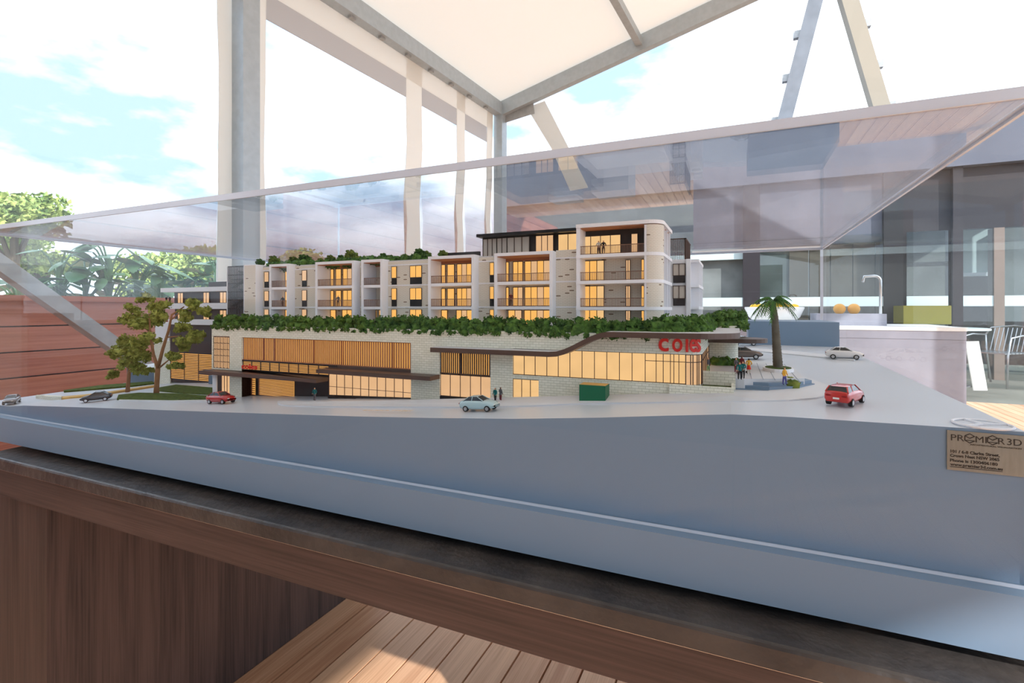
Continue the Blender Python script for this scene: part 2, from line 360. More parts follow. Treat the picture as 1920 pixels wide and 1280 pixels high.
added_shade_wall = MB().box(-3, 3.3, -3.75, -3.6, 0, 2.7).build('added_shade_wall', 'concrete_grey'); tag(added_shade_wall, 'added plain grey wall behind the camera, holding back front light', None, None, 'structure')  # unseen wall, added to keep front light and case reflections down
ZS = EYE-.305
tb = thing('display_table', (1.0, .45, 0), 'long table with dark stone top and walnut veneer apron under the model', 'table')
def rounded_top(m):
    u0, u1, v0, v1 = .2, 1.885, -.056, 1.02; r = .05; pts = []
    for cx, cy, a0 in ((u1-r, v0+r, -PI/2), (u1-r, v1-r, 0), (u0+r, v1-r, PI/2), (u0+r, v0+r, PI)):
        for k in range(7): a = a0+PI/2*k/6; pts.append((cx+r*math.cos(a), cy+r*math.sin(a)))
    n = len(pts); prof = [(0, -.0226), (0, -.004), (.0012, -.0012), (.004, 0)]
    base = len(m.v); cx, cy = (u0+u1)/2, (v0+v1)/2
    for ins, dz in prof:
        for p in pts:
            d = Vector((p[0]-min(max(p[0], u0+r), u1-r), p[1]-min(max(p[1], v0+r), v1-r))); d = d.normalized() if d.length > 1e-6 else Vector((0, 0))
            m.v.append((p[0]-d.x*ins, p[1]-d.y*ins, ZS+dz))
    for i in range(len(prof)-1):
        for j in range(n): q = (j+1) % n; m.f.append((base+i*n+j, base+i*n+q, base+(i+1)*n+q, base+(i+1)*n+j)); m.mi.append(0)
    m.f.append(tuple(base+j for j in reversed(range(n)))); m.mi.append(0); m.f.append(tuple(base+3*n+j for j in range(n))); m.mi.append(0)
tag(part(rounded_top, 'stone_top', 'stone_top', tb), 'dark brown stone slab with softened edge')
boxpart('steel_trim', 'steel', tb, .206, 1.86, -.0535, .0, ZS-.0246, ZS-.0227)
boxpart('apron', 'veneer', tb, .205, 1.86, -.052, -.012, ZS-.077, ZS-.0247)
boxpart('apron', 'veneer', tb, .205, 1.86, .98, 1.012, ZS-.077, ZS-.0247)
boxpart('end_panel', 'veneer_upright', tb, .21, .397, -.03, .98, 0, ZS-.0247)
boxpart('end_panel', 'veneer_upright', tb, 1.80, 1.842, -.01, .98, 0, ZS-.0247)

base = thing('model_streetscape', (.95, .6, ZS+.0126), 'pale blue-grey stepped plinth block with the sloping model street on top', 'model plinth')
for fx, fy in ((.535, .02), (1.2, .02), (1.75, .02), (.35, 1.0), (1.0, 1.0), (1.75, 1.0)): boxpart('spacer', 'bark', base, fx, fx+.03, fy, fy+.02, ZS, ZS+.0128)
boxpart('plinth', 'base_grey', base, -.0144, W_+.0144, -.0144, D_+.0144, ZS+.0127, ZL)
UB0, UB1, VB0, VB1 = .011, 1.880, .011, 1.194
us = sorted({UB0, UB1, *[a for a, _ in GT if UB0 < a < UB1], *[.05*k for k in range(1, 37)]})
def terrain(m):
    for a, b in zip(us, us[1:]):
        m.cur = 0
        m.quad((a, VB0, ZL), (b, VB0, ZL), (b, VB0, g(b, VB0)), (a, VB0, g(a, VB0)))
        m.quad((b, VB1, ZL), (a, VB1, ZL), (a, VB1, g(a, VB1)), (b, VB1, g(b, VB1)))
        m.cur = 1
        m.quad((a, VB0, g(a, VB0)), (b, VB0, g(b, VB0)), (b, VB1, g(b, VB1)), (a, VB1, g(a, VB1)))
    m.cur = 0
    for u, s in ((UB0, 1), (UB1, -1)): m.quad((u, VB1, ZL), (u, VB0, ZL), (u, VB0, g(u, VB0)), (u, VB1, g(u, VB1)))
part(terrain, 'terrain_block', ['base_grey', 'base_top_lit'], base)
def gpoly(name, mat, px, h, parent=base, off=0.0):
    pts = [atg(x, y) for x, y in px]; pts = [(min(max(p.x, UB0+.002), UB1-.002), min(p.y, VB1-.003)) for p in pts]
    a = sum(p[0]*q[1]-q[0]*p[1] for p, q in zip(pts, pts[1:]+pts[:1]))
    if a < 0: pts.reverse()
    m = MB().prism(pts, lambda x, y: g(x, y)-.002+off, lambda x, y: g(x, y)+h+off); return m.build(name, mat, parent)
gpoly('footpath', 'path_grey', [(520, 753), (521, 757), (530, 760.5), (560, 762.5), (640, 763.5), (900, 764.5), (1000, 762), (1100, 757.5), (1280, 755), (1400, 754), (1480, 752), (1530, 748), (1560, 741), (1570, 733), (1560, 726), (1540, 719), (1480, 699), (1430, 686), (1395, 676), (1330, 680), (1330, 738), (1000, 748), (800, 752), (620, 752)], .0018)
gpoly('footpath', 'path_grey', [(225, 748), (222, 752), (320, 753.5), (400, 754), (400, 746), (300, 745)], .0016)
gpoly('garden_bed', 'grass', [(222, 742), (219, 750), (320, 751.5), (388, 750.5), (402, 745), (330, 739.5), (260, 738)], .003)
gpoly('lawn_strip', 'grass', [(290, 733), (345, 738), (400, 741), (402, 728), (330, 722), (300, 727)], .002)
gpoly('lawn_strip', 'grass', [(120, 736), (180, 731), (250, 725), (290, 720), (285, 717), (180, 723), (110, 733)], .004)
gpoly('garden_wall', 'brick_cream', [(67, 747), (115, 749), (117, 747), (69, 745)], .007)
gpoly('garden_wall', 'cork', [(116, 749), (180, 743), (290, 726), (289, 724), (180, 740), (116, 746)], .004)
gpoly('footpath', 'path_grey', [(1403, 658), (1500, 667), (1602, 677), (1605, 672), (1500, 661), (1403, 653)], .0022)
# street name painted on the carriageway
p0 = atg(683, 773); p1 = atg(778, 773)
text_obj('street_name', 'BALFOUR STREET', .0088, 'road_paint', base, (p0.x, p0.y-.004, g((p0.x+p1.x)/2, p0.y)+.0006), (1, 0, (g(p1.x)-g(p0.x))/(p1.x-p0.x)), (0, 1, .018), .0002, fit=p1.x-p0.x)
# raised ring emblem on the corner
def ring(m):
    c = atg(1842, 797); k = 40
    m.tube([(c.x+.021*math.cos(2*PI*i/k), c.y+.021*math.sin(2*PI*i/k), g(c.x, c.y)+.001) for i in range(k+1)], .0012, 6, False)
    for a in (.3, 1.9, 3.9): m.bar((c.x, c.y, g(c.x, c.y)+.001), (c.x+.021*math.cos(a), c.y+.021*math.sin(a), g(c.x, c.y)+.001), .0018)
tag(part(ring, 'ring_emblem', 'white_frame', base), 'raised white compass ring')

pq = thing('name_plaque', (1.84, VB0-.0006, EYE-.16), 'small brushed metal maker plaque with dark lettering on base corner', 'plaque')
vp = VB0-.0004
ua, ub = U(1775, vp), UB1-.0006
zt_, zb_ = Z(1775, 805.5, vp), Z(1775, 879, vp)
boxpart('plate', 'plaque', pq, ua, ub, vp-.0010, vp+.0002, zb_, zt_)
hh = zt_-zb_; ww = ub-ua; yv = vp-.0012
def line(txt, fx, fz, fs, fw, bold=0.): text_obj('lettering', txt, hh*fs, 'plaque_ink', pq, (ua+ww*fx, yv, zt_-hh*fz), (1, 0, 0), (0, 0, 1), .0001, bold, fit=ww*fw)
line('PR', .05, .25, .225, .175); line('MI', .37, .25, .225, .14); line('R', .655, .25, .225, .085); line('3D', .765, .25, .225, .18)
def hexa(m):
    for cx in (.295, .585):
        c = Vector((ua+ww*cx, yv, zt_-hh*.165)); r = hh*.115
        P = [c+Vector((r*.95*math.sin(a), 0, r*math.cos(a))) for a in (0, PI/3, 2*PI/3, PI, 4*PI/3, 5*PI/3)]
        for i in range(6):
            if i != 1: m.bar(P[i], P[(i+1) % 6], hh*.022, .0002, (0, 1, 0))
        m.bar(P[5], c, hh*.022, .0002, (0, 1, 0)); m.bar(P[1], c, hh*.022, .0002, (0, 1, 0)); m.bar(P[4], c-Vector((0, 0, r*.45)), hh*.018, .0002, (0, 1, 0)); m.bar(c-Vector((0, 0, r*.45)), P[2], hh*.018, .0002, (0, 1, 0))
part(hexa, 'logo_mark', 'plaque_ink', pq)
line('ARCHITECTURAL VISUALISATION', .30, .335, .05, .64)
line('101 / 6-8 Clarke Street,', .045, .56, .10, .63, .0001); line('Crows Nest NSW 2065', .04, .665, .10, .63, .0001)
line('Phone is 1300406180', .04, .785, .10, .61, .0001); line('www.premier3d.com.au', .04, .89, .10, .67, .0001)
boxpart('underline', 'plaque_ink', pq, ua+ww*.04, ua+ww*.71, yv-.0001, yv+.0002, zt_-hh*.925, zt_-hh*.91)

case = thing('display_case', (W_/2, D_/2, ZL), 'large clear acrylic display cover standing over the whole model', 'display case')
T = .008
def panel(name, *b):
    m = MB(); m.box(*b); o = m.build(name, ['acrylic_top' if name == 'top_panel' else 'acrylic', 'acrylic_edge'], case)
    d = [abs(b[1]-b[0]), abs(b[3]-b[2]), abs(b[5]-b[4])]; ax = d.index(min(d))
    for p in o.data.polygons: p.material_index = 0 if abs(p.normal[ax]) > .9 else 1
panel('front_panel', 0, W_, 0, T, ZL+.0002, ZT-T-.0003)
panel('back_panel', 0, W_, D_-T, D_, ZL+.0002, ZT-T-.0003)
panel('side_panel', 0, T, T+.0003, D_-T-.0003, ZL+.0002, ZT-T-.0003)
panel('side_panel', W_-T, W_, T+.0003, D_-T-.0003, ZL+.0002, ZT-T-.0003)
panel('top_panel', 0, W_, 0, D_, ZT-T, ZT)
e_ = .0035
for b in ((0, e_, T, D_-T, ZT-T-e_, ZT-T), (W_-e_, W_, T, D_-T, ZT-T-e_, ZT-T), (0, W_, D_-e_, D_, ZT-T-e_, ZT-T), (0, W_, 0, .002, ZT-T-.002, ZT-T)): boxpart('joint_edge', 'acrylic_edge', case, *b)
for u_, v_ in ((0, D_-e_*.6), (W_-e_*.6, D_-e_*.6)): boxpart('joint_edge', 'acrylic_edge', case, u_, u_+e_*.6, v_, v_+e_*.6, ZL+.0003, ZT-T-e_)
# ------------------------------------------------------------------ the supermarket podium of the model
VF = .145
def ez(z): return EYE+z
pod = thing('podium_building', (1.1, .3, ez(-.16)), 'long cream brick model supermarket podium with bronze canopies and lit windows', 'model building')
ZP = ez(-.036)                       # podium roof
UL, UR = U(397, VF), 1.608
RC = .020
arc = [(UR-RC+RC*math.sin(a), VF+RC-RC*math.cos(a)) for a in [PI/2*k/10 for k in range(11)]]
UA = UR-RC
zwt, zwb = ez(-.0618), ez(-.1025)    # long shop window
def projx(u, v): a, b = u-O.x, v-O.y; return CX+F*(a*CW+b*SW)/(-a*SW+b*CW)
def bw(name, x0, x1, z0, z1, v0=VF, v1=VF+.02, mat='brick_cream', parent=None): return boxpart(name, mat, parent or pod, x0, x1, v0, v1, z0, z1)
zlow = lambda u: g(u, VF)-.006
# brick front, built around the openings
u453, u470, u614, u770, u824, u919, u961, u1010 = [U(x, VF) for x in (453, 469, 614.5, 770.5, 824, 919.5, 961, 1010)]
u399, u430 = U(399, VF), U(430.5, VF)
u411, u432 = U(411, VF), U(432, VF)
zbt, zbb = ez(-.0585), ez(-.1045)    # batten screen
zslat = ez(-.1245)
bw('brick_wall', UL, u430+.0, ez(-.0575), ZP); bw('brick_wall', UL, u399, ez(-.125), ez(-.0575)); 
bw('brick_wall', u430, u453, zlow(u430), ZP); bw('brick_wall', UL, u430, ez(-.136), ez(-.125))
bw('brick_wall', UL, u411, zlow(UL), ez(-.136), VF+.012)
bw('brick_wall', u453, u770, zbt, ZP)
bw('brick_wall', u770, u824, zlow(u770), ZP)
bw('brick_wall', u824, u919, ez(-.0645), ZP)
bw('brick_wall', u919, u961, zlow(u919), ZP)
bw('brick_wall', u961, UA, zwt, ZP)
bw('brick_wall', u961, u1010, ez(-.1085), zwb); bw('brick_wall', u1010, UA+.002, zlow(u1010), zwb)
for z0, z1, mt in ((zwt, ZP, 'brick_cream'), (ez(-.13), zwb, 'brick_cream')):
    part(lambda m: m.ribbon(arc+[(UR, .5)], z0, z1, .012), 'corner_wall', mt, pod)
boxpart('core', 'dark_panel', pod, UL+.002, UR-.014, VF+.021, .62, zlow(UL)-.0, ZP-.004)
boxpart('podium_roof', 'roof_grey', pod, UL+.001, UR-.012, VF+.0005, .62, ZP-.004, ZP+.0006)
boxpart('recess_return', 'brick_cream', pod, u453-.004, u453, VF+.0005, VF+.0209, zlow(u453), zslat)
def glazing(parent, name, u0, u1, z0, z1, v, n, mat='glow_warm', fr=.0009, slope=0, depth=.0012, xs=None, rail=None):
    # a lit window: bronze frame with separate panes
    cu = xs or [u0+(u1-u0)*k/n for k in range(n+1)]
    z0f = (lambda u: z0+slope*(u-u0)) if slope else (lambda u: z0)
    m = MB()
    for c in cu: m.box(c-fr/2, c+fr/2, v-depth, v+depth, z0f(c), z1)
    m.box(u0, u1, v-depth, v+depth, z1-fr, z1)
    if not slope: m.box(u0, u1, v-depth, v+depth, z0, z0+fr)
    if rail: m.box(u0, u1, v-depth*.9, v, rail-fr*.4, rail+fr*.4)
    w = m.build(name, 'bronze', parent)
    for i, (a, b) in enumerate(zip(cu, cu[1:])):
        q = MB(); mt = mat if isinstance(mat, str) else mat[i % len(mat)]
        q.profile([(a+fr/2, z0f(a)+fr*.6), (b-fr/2, z0f(b)+fr*.6), (b-fr/2, z1-fr), (a+fr/2, z1-fr)], v-.0002, v+.0005); q.build('pane', mt, w)
    return w
px = [760+z/2.8235 for z in (567, 625, 683, 745, 806, 868, 932, 998, 1064, 1131, 1198, 1268)]
px += [1229.6, 1243, 1256.5, 1263, 1272.5, 1286]; xs = [U(x, VF) for x in px]; xs[-1] = UA
glazing(pod, 'shop_window', xs[0], UA, zwb, zwt, VF+.004, 17, xs=xs, rail=None)
boxpart('transom', 'bronze', pod, U(1209, VF), UA, VF+.0028, VF+.004, ez(-.0729), ez(-.0721))
# curved corner glazing with transom
w = MB(); cp = arc+[(UR, VF+RC+.03*k) for k in range(1, 7)]
inner = lambda p: p
fine = [cp[0], cp[2], cp[3], cp[5], cp[6], cp[8], cp[10], cp[11], cp[12], cp[13], cp[14], cp[16]]
for p in fine: w.box(p[0]-.0006, p[0]+.0006, p[1]-.0006, p[1]+.0012, ez(-.104), zwt)
for z in (zwt-.0005, ez(-.0725), ez(-.1035)): w.ribbon([(p[0]-.0004, p[1]+.0006) for p in cp], z-.0005, z+.0005, .0012)
cw_ = w.build('corner_window', 'bronze', pod)
for a, b in zip(fine, fine[1:]):
    q = MB(); d = Vector((b[0]-a[0], b[1]-a[1])); nrm = Vector((-d.y, d.x)).normalized()*.0014
    q.prism([(a[0]+nrm.x, a[1]+nrm.y), (b[0]+nrm.x, b[1]+nrm.y), (b[0]+nrm.x*1.5, b[1]+nrm.y*1.5), (a[0]+nrm.x*1.5, a[1]+nrm.y*1.5)], ez(-.1035), zwt); q.build('pane', 'glow_peach', cw_)
glazing(pod, 'small_window', u961, u1010, ez(-.1425), ez(-.1087), VF+.003, 3)
boxpart('window_backing', 'dark_panel', pod, u961, u1010, VF+.0045, VF+.0205, ez(-.1425), ez(-.1087))
# louvred shopfront
def battens(parent, name, u0, u1, z0, z1, v, n, fill=.5, mat='soffit', heavy=()):
    m = MB(); s = (u1-u0)/n
    for k in range(n): m.box(u0+s*k, u0+s*(k+fill), v-.0007, v, z0, z1)
    for h in heavy: m.box(u0+(u1-u0)*h-.0007, u0+(u1-u0)*h+.0007, v-.003, v, z0, z1)
    m.box(u0, u1, v-.003, v+.0004, z1-.0012, z1); m.box(u0, u1, v-.003, v+.0004, z0, z0+.0014)
    o = m.build(name, mat, parent); MB().box(u0, u1, v+.0006, v+.0014, z0, z1).build('lit_backing', 'glow_slat', o); return o
battens(pod, 'batten_screen', u824, u919, ez(-.1075), ez(-.0645), VF+.004, 24, .5, 'bronze', (.41,))
glazing(pod, 'shop_window', u824, u919, ez(-.145), ez(-.1085), VF+.004, 5, 'glow_peach')
bw('dark_base', u824, u919, zlow(u824), ez(-.145), VF+.001, VF+.02, 'black')
bw('window_backing', u824, u919, ez(-.145), ez(-.0645), VF+.0056, VF+.0205, 'dark_panel')
battens(pod, 'batten_screen', u453, u770, zbb, zbt, VF+.005, 84, .45, 'soffit', (.14, .215, .46, .625, .90))
bw('screen_backing', u453, u770, zslat, zbt, VF+.0066, VF+.0205, 'dark_panel')
bw('dark_band', u453, u614+.02, zbb-.003, zbb, VF+.001, VF+.006, 'black')
def slats(parent, name, u0, u1, z0, z1, v, n, posts=0, mat='bronze', fill=.4, glow='glow_slat'):
    m = MB(); s = (z1-z0)/n
    for k in range(n): m.box(u0, u1, v-.0012, v, z0+s*k, z0+s*(k+fill))
    for k in range(posts+1): c = u0+(u1-u0)*k/max(posts, 1); m.box(c-.0006, c+.0006, v-.0018, v, z0, z1)
    o = m.build(name, mat, parent); MB().box(u0, u1, v+.0006, v+.0014, z0, z1).build('lit_backing', glow, o); return o
slats(pod, 'slat_screen', u453, u614, zslat, zbb-.003, VF+.004, 6, 9)
text_obj('canopy_sign', 'coles', .0145, 'red_sign', pod, (U(456, VF), VF-.0035, ez(-.1215)), (1, 0, 0), (0, 0, 1), .0006, .0003, fit=U(485, VF)-U(456, VF))
bw('dark_band', u614, u770, ez(-.1175), zbb, VF+.002, VF+.006, 'bronze')
# shop strip beside the dock
glazing(pod, 'shop_window', u614, u770, g(u614, VF)+.006, ez(-.1178), VF+.004, 10, 'glow_peach', slope=(g(u770, VF)-g(u614, VF)-.004)/(u770-u614), rail=ez(-.1445))
bw('dark_base', u614, u770, zlow(u614), g(u614, VF)+.004, VF+.0005, VF+.02, 'black')
bw('window_backing', u614, u770, g(u614, VF)+.004, ez(-.1178), VF+.0056, VF+.0205, 'dark_panel')
# loading dock recess
VD = VF+.02
bw('dock_wall', u453, u614, zlow(u453), zslat, VD, VD+.004, 'black')
slats(pod, 'roller_door', U(487, VD), U(552, VD), g(.8, VD)-.001, ez(-.1375), VD-.001, 14, 0, 'soffit', .35)
slats(pod, 'dock_door', U(473.5, VD), U(479, VD), g(.76, VD), ez(-.140), VD-.001, 9, 0, 'soffit', .3)
# scalloped grille window
def grille(parent, name, u0, u1, z0, z1, v, cols, rows):
    m = MB(); s = (u1-u0)/cols
    for k in range(cols+1): m.box(u0+s*k-.0004, u0+s*k+.0004, v-.0012, v, z0, z1)
    for k in range(cols): m.box(u0+s*(k+.5)-.0003, u0+s*(k+.5)+.0003, v-.001, v, z0, z1)
    for r in range(rows+1):
        z = z0+(z1-z0)*r/rows
        for k in range(cols): a = u0+s*k; m.bar((a, v-.0006, z), (a+s/2, v-.0006, z-.0016), .0009); m.bar((a+s/2, v-.0006, z-.0016), (a+s, v-.0006, z), .0009)
    m.box(u0, u1, v-.0012, v, z1-.0008, z1+.0006); m.box(u0, u1, v-.0012, v, z0-.002, z0-.0008)
    return m.build(name, 'bronze', parent)
gr = grille(pod, 'grille_window', u399, u430, ez(-.1235), ez(-.0585), VF+.003, 5, 5)
MB().box(u399, u430, VF+.004, VF+.005, ez(-.125), ez(-.0575)).build('pane', 'glow_peach', gr)
glazing(pod, 'small_window', u411, u432, g(u411, VF)+.002, ez(-.136), VF+.006, 4, 'glow_peach')
bw('window_backing', UL, u430, zlow(UL), ez(-.0575), VF+.0076, VF+.0205, 'dark_panel')
uc = U(403, VF-.012)
MB().tube([(uc, VF-.012, g(uc, VF)-.002), (uc, VF-.012, ez(-.131))], .0045, 14).build('column', 'white_frame', pod, True)
# canopies
def canopy(name, pts, z0, z1, parent=pod): 
    m = MB(); m.prism(pts, z0, z1); return m.build(name, 'bronze', parent)
VC = VF-.028
canopy('canopy', [(U(373, VC), VC), (u614, VC), (u614, VF+.001), (U(373, VC), VF+.03)][:3]+[(UL, VF+.001), (UL, VF+.04), (U(373, VC), VF+.04)], ez(-.1345), ez(-.1275))
canopy('canopy', [(U(592.5, VC), VC), (u824, VC), (u824, VF+.001), (U(592.5, VC), VF+.001)], ez(-.1165), ez(-.1095))
# long wave canopy: fascia rises in an S towards the corner, then wraps it
def wave(m):
    def zc(u):
        t = min(1, max(0, (u-1.405)/(1.49-1.405))); t = t*t*(3-2*t); return ez(-.0625)+t*.0305
    us_ = [U(806.5, VC)+(1.39-U(806.5, VC))*k/10 for k in range(11)]+[1.39+.012*k for k in range(1, 16)]
    us_ = [u for u in us_ if u < 1.575]+[1.575]
    prof = [(u, VC) for u in us_]
    R2 = .055; cx, cy = 1.600, VC+R2
    prof += [(cx+R2*math.sin(a), cy-R2*math.cos(a)) for a in [PI/2*k/10 for k in range(11)]]+[(cx+R2, .33)]
    back = [(p[0], VF+.002) if p[0] <= 1.575 else None for p in prof]
    n0 = len(m.v); h = .0075
    for i, p in enumerate(prof):
        z = zc(p[0])
        q = (p[0], VF+.003) if p[0] <= 1.58 else (1.58, min(.33, max(VF+.003, p[1]+.02)))
        m.v += [(p[0], p[1], z-h), (p[0], p[1], z), (q[0], q[1], z), (q[0], q[1], z-h)]
    for i in range(len(prof)-1):
        a = n0+4*i
        for j in range(4):
            k = (j+1) % 4; m.f.append((a+j, a+4+j, a+4+k, a+k)); m.mi.append(1 if j == 1 else 0)
    m.f.append((n0, n0+1, n0+2, n0+3)); e = n0+4*(len(prof)-1); m.f.append((e+3, e+2, e+1, e)); m.mi += [0, 0]
part(wave, 'wave_canopy', ['bronze', 'roof_grey'], pod)
# rear brick drum with its own lower canopy
VR = .36
ur = U(1384, VR)
drum = [(1.58, VR), (ur-.03, VR)]+[(ur-.03+.03*math.sin(a), VR+.03-.03*math.cos(a)) for a in [PI/2*k/8 for k in range(1, 9)]]+[(ur, .6), (1.58, .6)]
part(lambda m: m.prism(drum, ez(-.12), ez(-.030)), 'rear_wall', 'brick_cream', pod)
lc = [(1.607, VR-.045)]+[(U(1395, VR)+.035*math.sin(a), VR-.01-.035*math.cos(a)) for a in [PI*k/12 for k in range(13)]]+[(1.607, VR+.025)]
canopy('canopy', lc, ez(-.0555), ez(-.049))
# sign letters
LH = .0365
for ch, xa, xb in (('c', 1235, 1254), ('o', 1260.5, 1280)):
    text_obj('sign_letter', ch, LH, 'red_sign', pod, (U(xa, VF), VF-.0012, ez(-.0578)), (1, 0, 0), (0, 0, 1), .0008, .0005, fit=U(xb, VF)-U(xa, VF))
for ch, xc, wd_, sz in (('l', 1288, .0034, .029), ('e', 1299, .0098, LH), ('s', 1307, .0088, LH)):
    a = min([PI/2*k/200 for k in range(200)], key=lambda a: abs(projx(UA+RC*math.sin(a), VF+RC-RC*math.cos(a))-xc))
    t = Vector((math.cos(a), math.sin(a), 0)); n = Vector((math.sin(a), -math.cos(a), 0)); p = Vector((UA+RC*math.sin(a), VF+RC-RC*math.cos(a), ez(-.0578)))
    text_obj('sign_letter', ch, sz, 'red_sign', pod, p+n*.0018-t*wd_*.5, t, (0, 0, 1), .0008, .0005, fit=wd_)
# planter walls, plaza, steps
uw = U(1376, VF-.004)
pz = ez(-.0945)
plz = thing('plaza_steps', (1.68, .25, g(1.68, .25)), 'grey paved model plaza with curved steps and low brick planters', 'model plaza')
part(lambda m: m.prism([(1.611, VF+.03), (1.66, VF+.03), (1.735, .215), (1.735, .36), (1.70, .43), (1.611, .43)], ez(-.125), pz), 'paving', 'path_grey', plz)
for i in range(6):
    a = 1.655+i*.014; MB().box(a-.0003, a+.0003, VF+.033, .40, pz, pz+.0003).build('joint', 'kerb', plz)
for k in range(4):
    z1 = pz-.0042*(k+1); e = .0065*(k+1)
    part(lambda m: m.prism([(uw+.001, VF+.045-e), (1.69, VF+.04-e), (1.722+e*.3, .205-e*.8), (1.742+e*.5, .235-e*.5), (1.735, .26), (uw+.001, .26)], ez(-.125), z1), 'step', 'base_grey', plz)
boxpart('planter_wall', 'brick_cream', plz, U(1255, VF-.006), uw, VF-.007, VF-.0035, g(1.6, VF)-.006, ez(-.1020))
boxpart('planter_wall', 'brick_cream', plz, U(1292, VF+.026), uw+.002, VF+.024, VF+.0275, ez(-.125), ez(-.0855))
boxpart('planter_wall', 'brick_cream', plz, uw-.003, uw, VF-.0035, VF+.024, ez(-.125), ez(-.1000))
boxpart('planter_soil', 'grass', plz, U(1292, VF), uw-.003, VF-.0035, VF+.024, ez(-.125), ez(-.1045))
PALM = Vector((U(1459, .295), .295, pz+.0042))
def pplanter(m):
    c = PALM.xy; pts = [(c.x-.018+.0*k, c.y) for k in range(0)]
    ring_ = [(c.x+.021*math.cos(a), c.y+.028*math.sin(a)) for a in [2*PI*k/20 for k in range(20)]]
    m.prism(ring_, ez(-.125), pz+.0048)
part(pplanter, 'palm_planter', 'white_frame', plz)
part(lambda m: m.prism([(PALM.x+.018*math.cos(a), PALM.y+.025*math.sin(a)) for a in [2*PI*k/20 for k in range(20)]], pz+.004, pz+.0053), 'planter_soil', 'grass', plz)
gb = MB().box(U(1086, VF-.038), U(1135, VF-.038), VF-.038, VF-.014, g(1.47, VF-.03)-.001, g(1.47, VF-.03)+.024)
b_ = gb.build('green_box', ['green_bin', 'cork'], None)
for p in b_.data.polygons: p.material_index = 1 if p.normal.z > .9 else 0
tag(b_, 'small plain green box standing on footpath before brick podium', 'box')
# ------------------------------------------------------------------ the apartment block above the podium
V1, VW, VB = .19, .207, .228
apt = thing('apartment_building', (1.1, .3, ZP), 'pale brick model apartment block with white framed balconies and amber windows', 'model building')
zt, zs2, zs1 = ez(.0925), ez(.0445), ez(.0035)
LEV = [(zs2, zt-.0055), (zs1, zs2-.005), (ZP, zs1-.005)]
VBK = .46
def ab(name, mat, *b): return boxpart(name, mat, apt, *b)
boxes = [(504.8, 540.7, [(530, 541)], [(528, 540)]), (591, 663.7, [(604, 627), (631, 641), (644.5, 661)], [(619, 631), (643, 661)]), (677, 717, [], [(690, 698), (712, 717)]),
         (802.5, 889, [(817, 836), (840, 853), (858, 885)], [(812, 818), (822, 840), (857, 886)]), (926.5, 1036, [(940, 955), (963, 981), (985, 1032)], [(954, 979), (984, 1032)])]
FT = .0052
def railing(m, u0, u1, v, z, n=None, h=.0135):
    n = n or max(3, int((u1-u0)/.0022))
    for k in range(n+1): c = u0+(u1-u0)*k/n; m.box(c-.0003, c+.0003, v, v+.0006, z, z+h)
    m.box(u0, u1, v-.0002, v+.0010, z+h-.0010, z+h); m.box(u0, u1, v, v+.0006, z+.0006, z+.0014)
prev = None; spans = []
for xa, xb, wins, wins0 in boxes:
    a, b = U(xa, V1), U(xb, V1); spans.append((a, b))
    part(lambda m: (m.box(a, a+FT, V1, VB, ZP, zt), m.box(b-FT, b, V1, VB, ZP, zt), m.box(a+FT, b-FT, V1, VB, zt-FT, zt)), 'balcony_frame', 'white_frame', apt)
    ab('soffit', 'soffit', a+FT, b-FT, V1+.002, VB, zt-FT-.0012, zt-FT-.0001)
    ab('bulkhead', 'soffit', a+FT, b-FT, VB-.0022, VB, zs2+.0372, zt-FT-.0012)
    ab('brick_wall', 'brick_pale', a, b, VB+.0003, VBK, ZP, zt-.001)
    for i, (z0, z1) in enumerate(LEV):
        if i < 2:
            ab('balcony_slab', 'white_frame', a+FT, b-FT, V1+.0008, VB, z0-.005, z0)
            part(lambda m: railing(m, a+FT, b-FT, V1+.002, z0), 'railing', 'rail_bronze', apt)
        for j, (p, q) in enumerate(wins if i < 2 else wins0):
            w0, w1 = max(U(p, VB), a+FT+.0005), min(U(q, VB), b+.02)
            n = max(1, round((w1-w0)/.0105))
            glazing(apt, 'balcony_window', w0, w1, z0+.0004, z0+.0335 if i else z0+.0365, VB-.0016, n, ['glow_amber', 'glow_amber', 'glow_peach', 'glow_amber'] if (j+i) % 2 else ['glow_amber', 'glow_peach'], .0009, depth=.001)
# recessed brick bays between the balcony boxes
u458, u480 = U(458, V1), U(479.6, V1)
bays = [(u480, spans[0][0])]+[(spans[k][1], spans[k+1][0]) for k in range(4)]+[(spans[4][1], U(1080.5, V1))]
for k, (a, b) in enumerate(bays):
    if b-a < .004: b = a+.004
    ab('brick_wall', 'brick_pale', a, b, VW, VBK, ZP, zt-.004 if k < 5 else zt+.002)
    for z in (zs2, zs1, zt-.010): ab('string_course', 'white_frame', a, b, VW-.0009, VW+.0005, z-.0022, z)
for xa, xb in ((496.5, 504.5), (567, 575.5), (735, 744), (769.5, 791), (919, 926.5)):
    for z0, z1 in LEV:
        a, b = U(xa, VW), U(xb, VW)
        zm = z0+.0125 if z0 != ZP else z0+.001
        glazing(apt, 'tall_window', a, b, zm, z0+.0345, VW-.0008, 1 if xb-xa < 12 else 2, 'glow_peach' if xa < 700 else 'glow_amber', .0008, depth=.0008)
        if z0 != ZP: ab('spandrel', 'black', a, b, VW-.0012, VW+.0004, z0+.0005, zm)
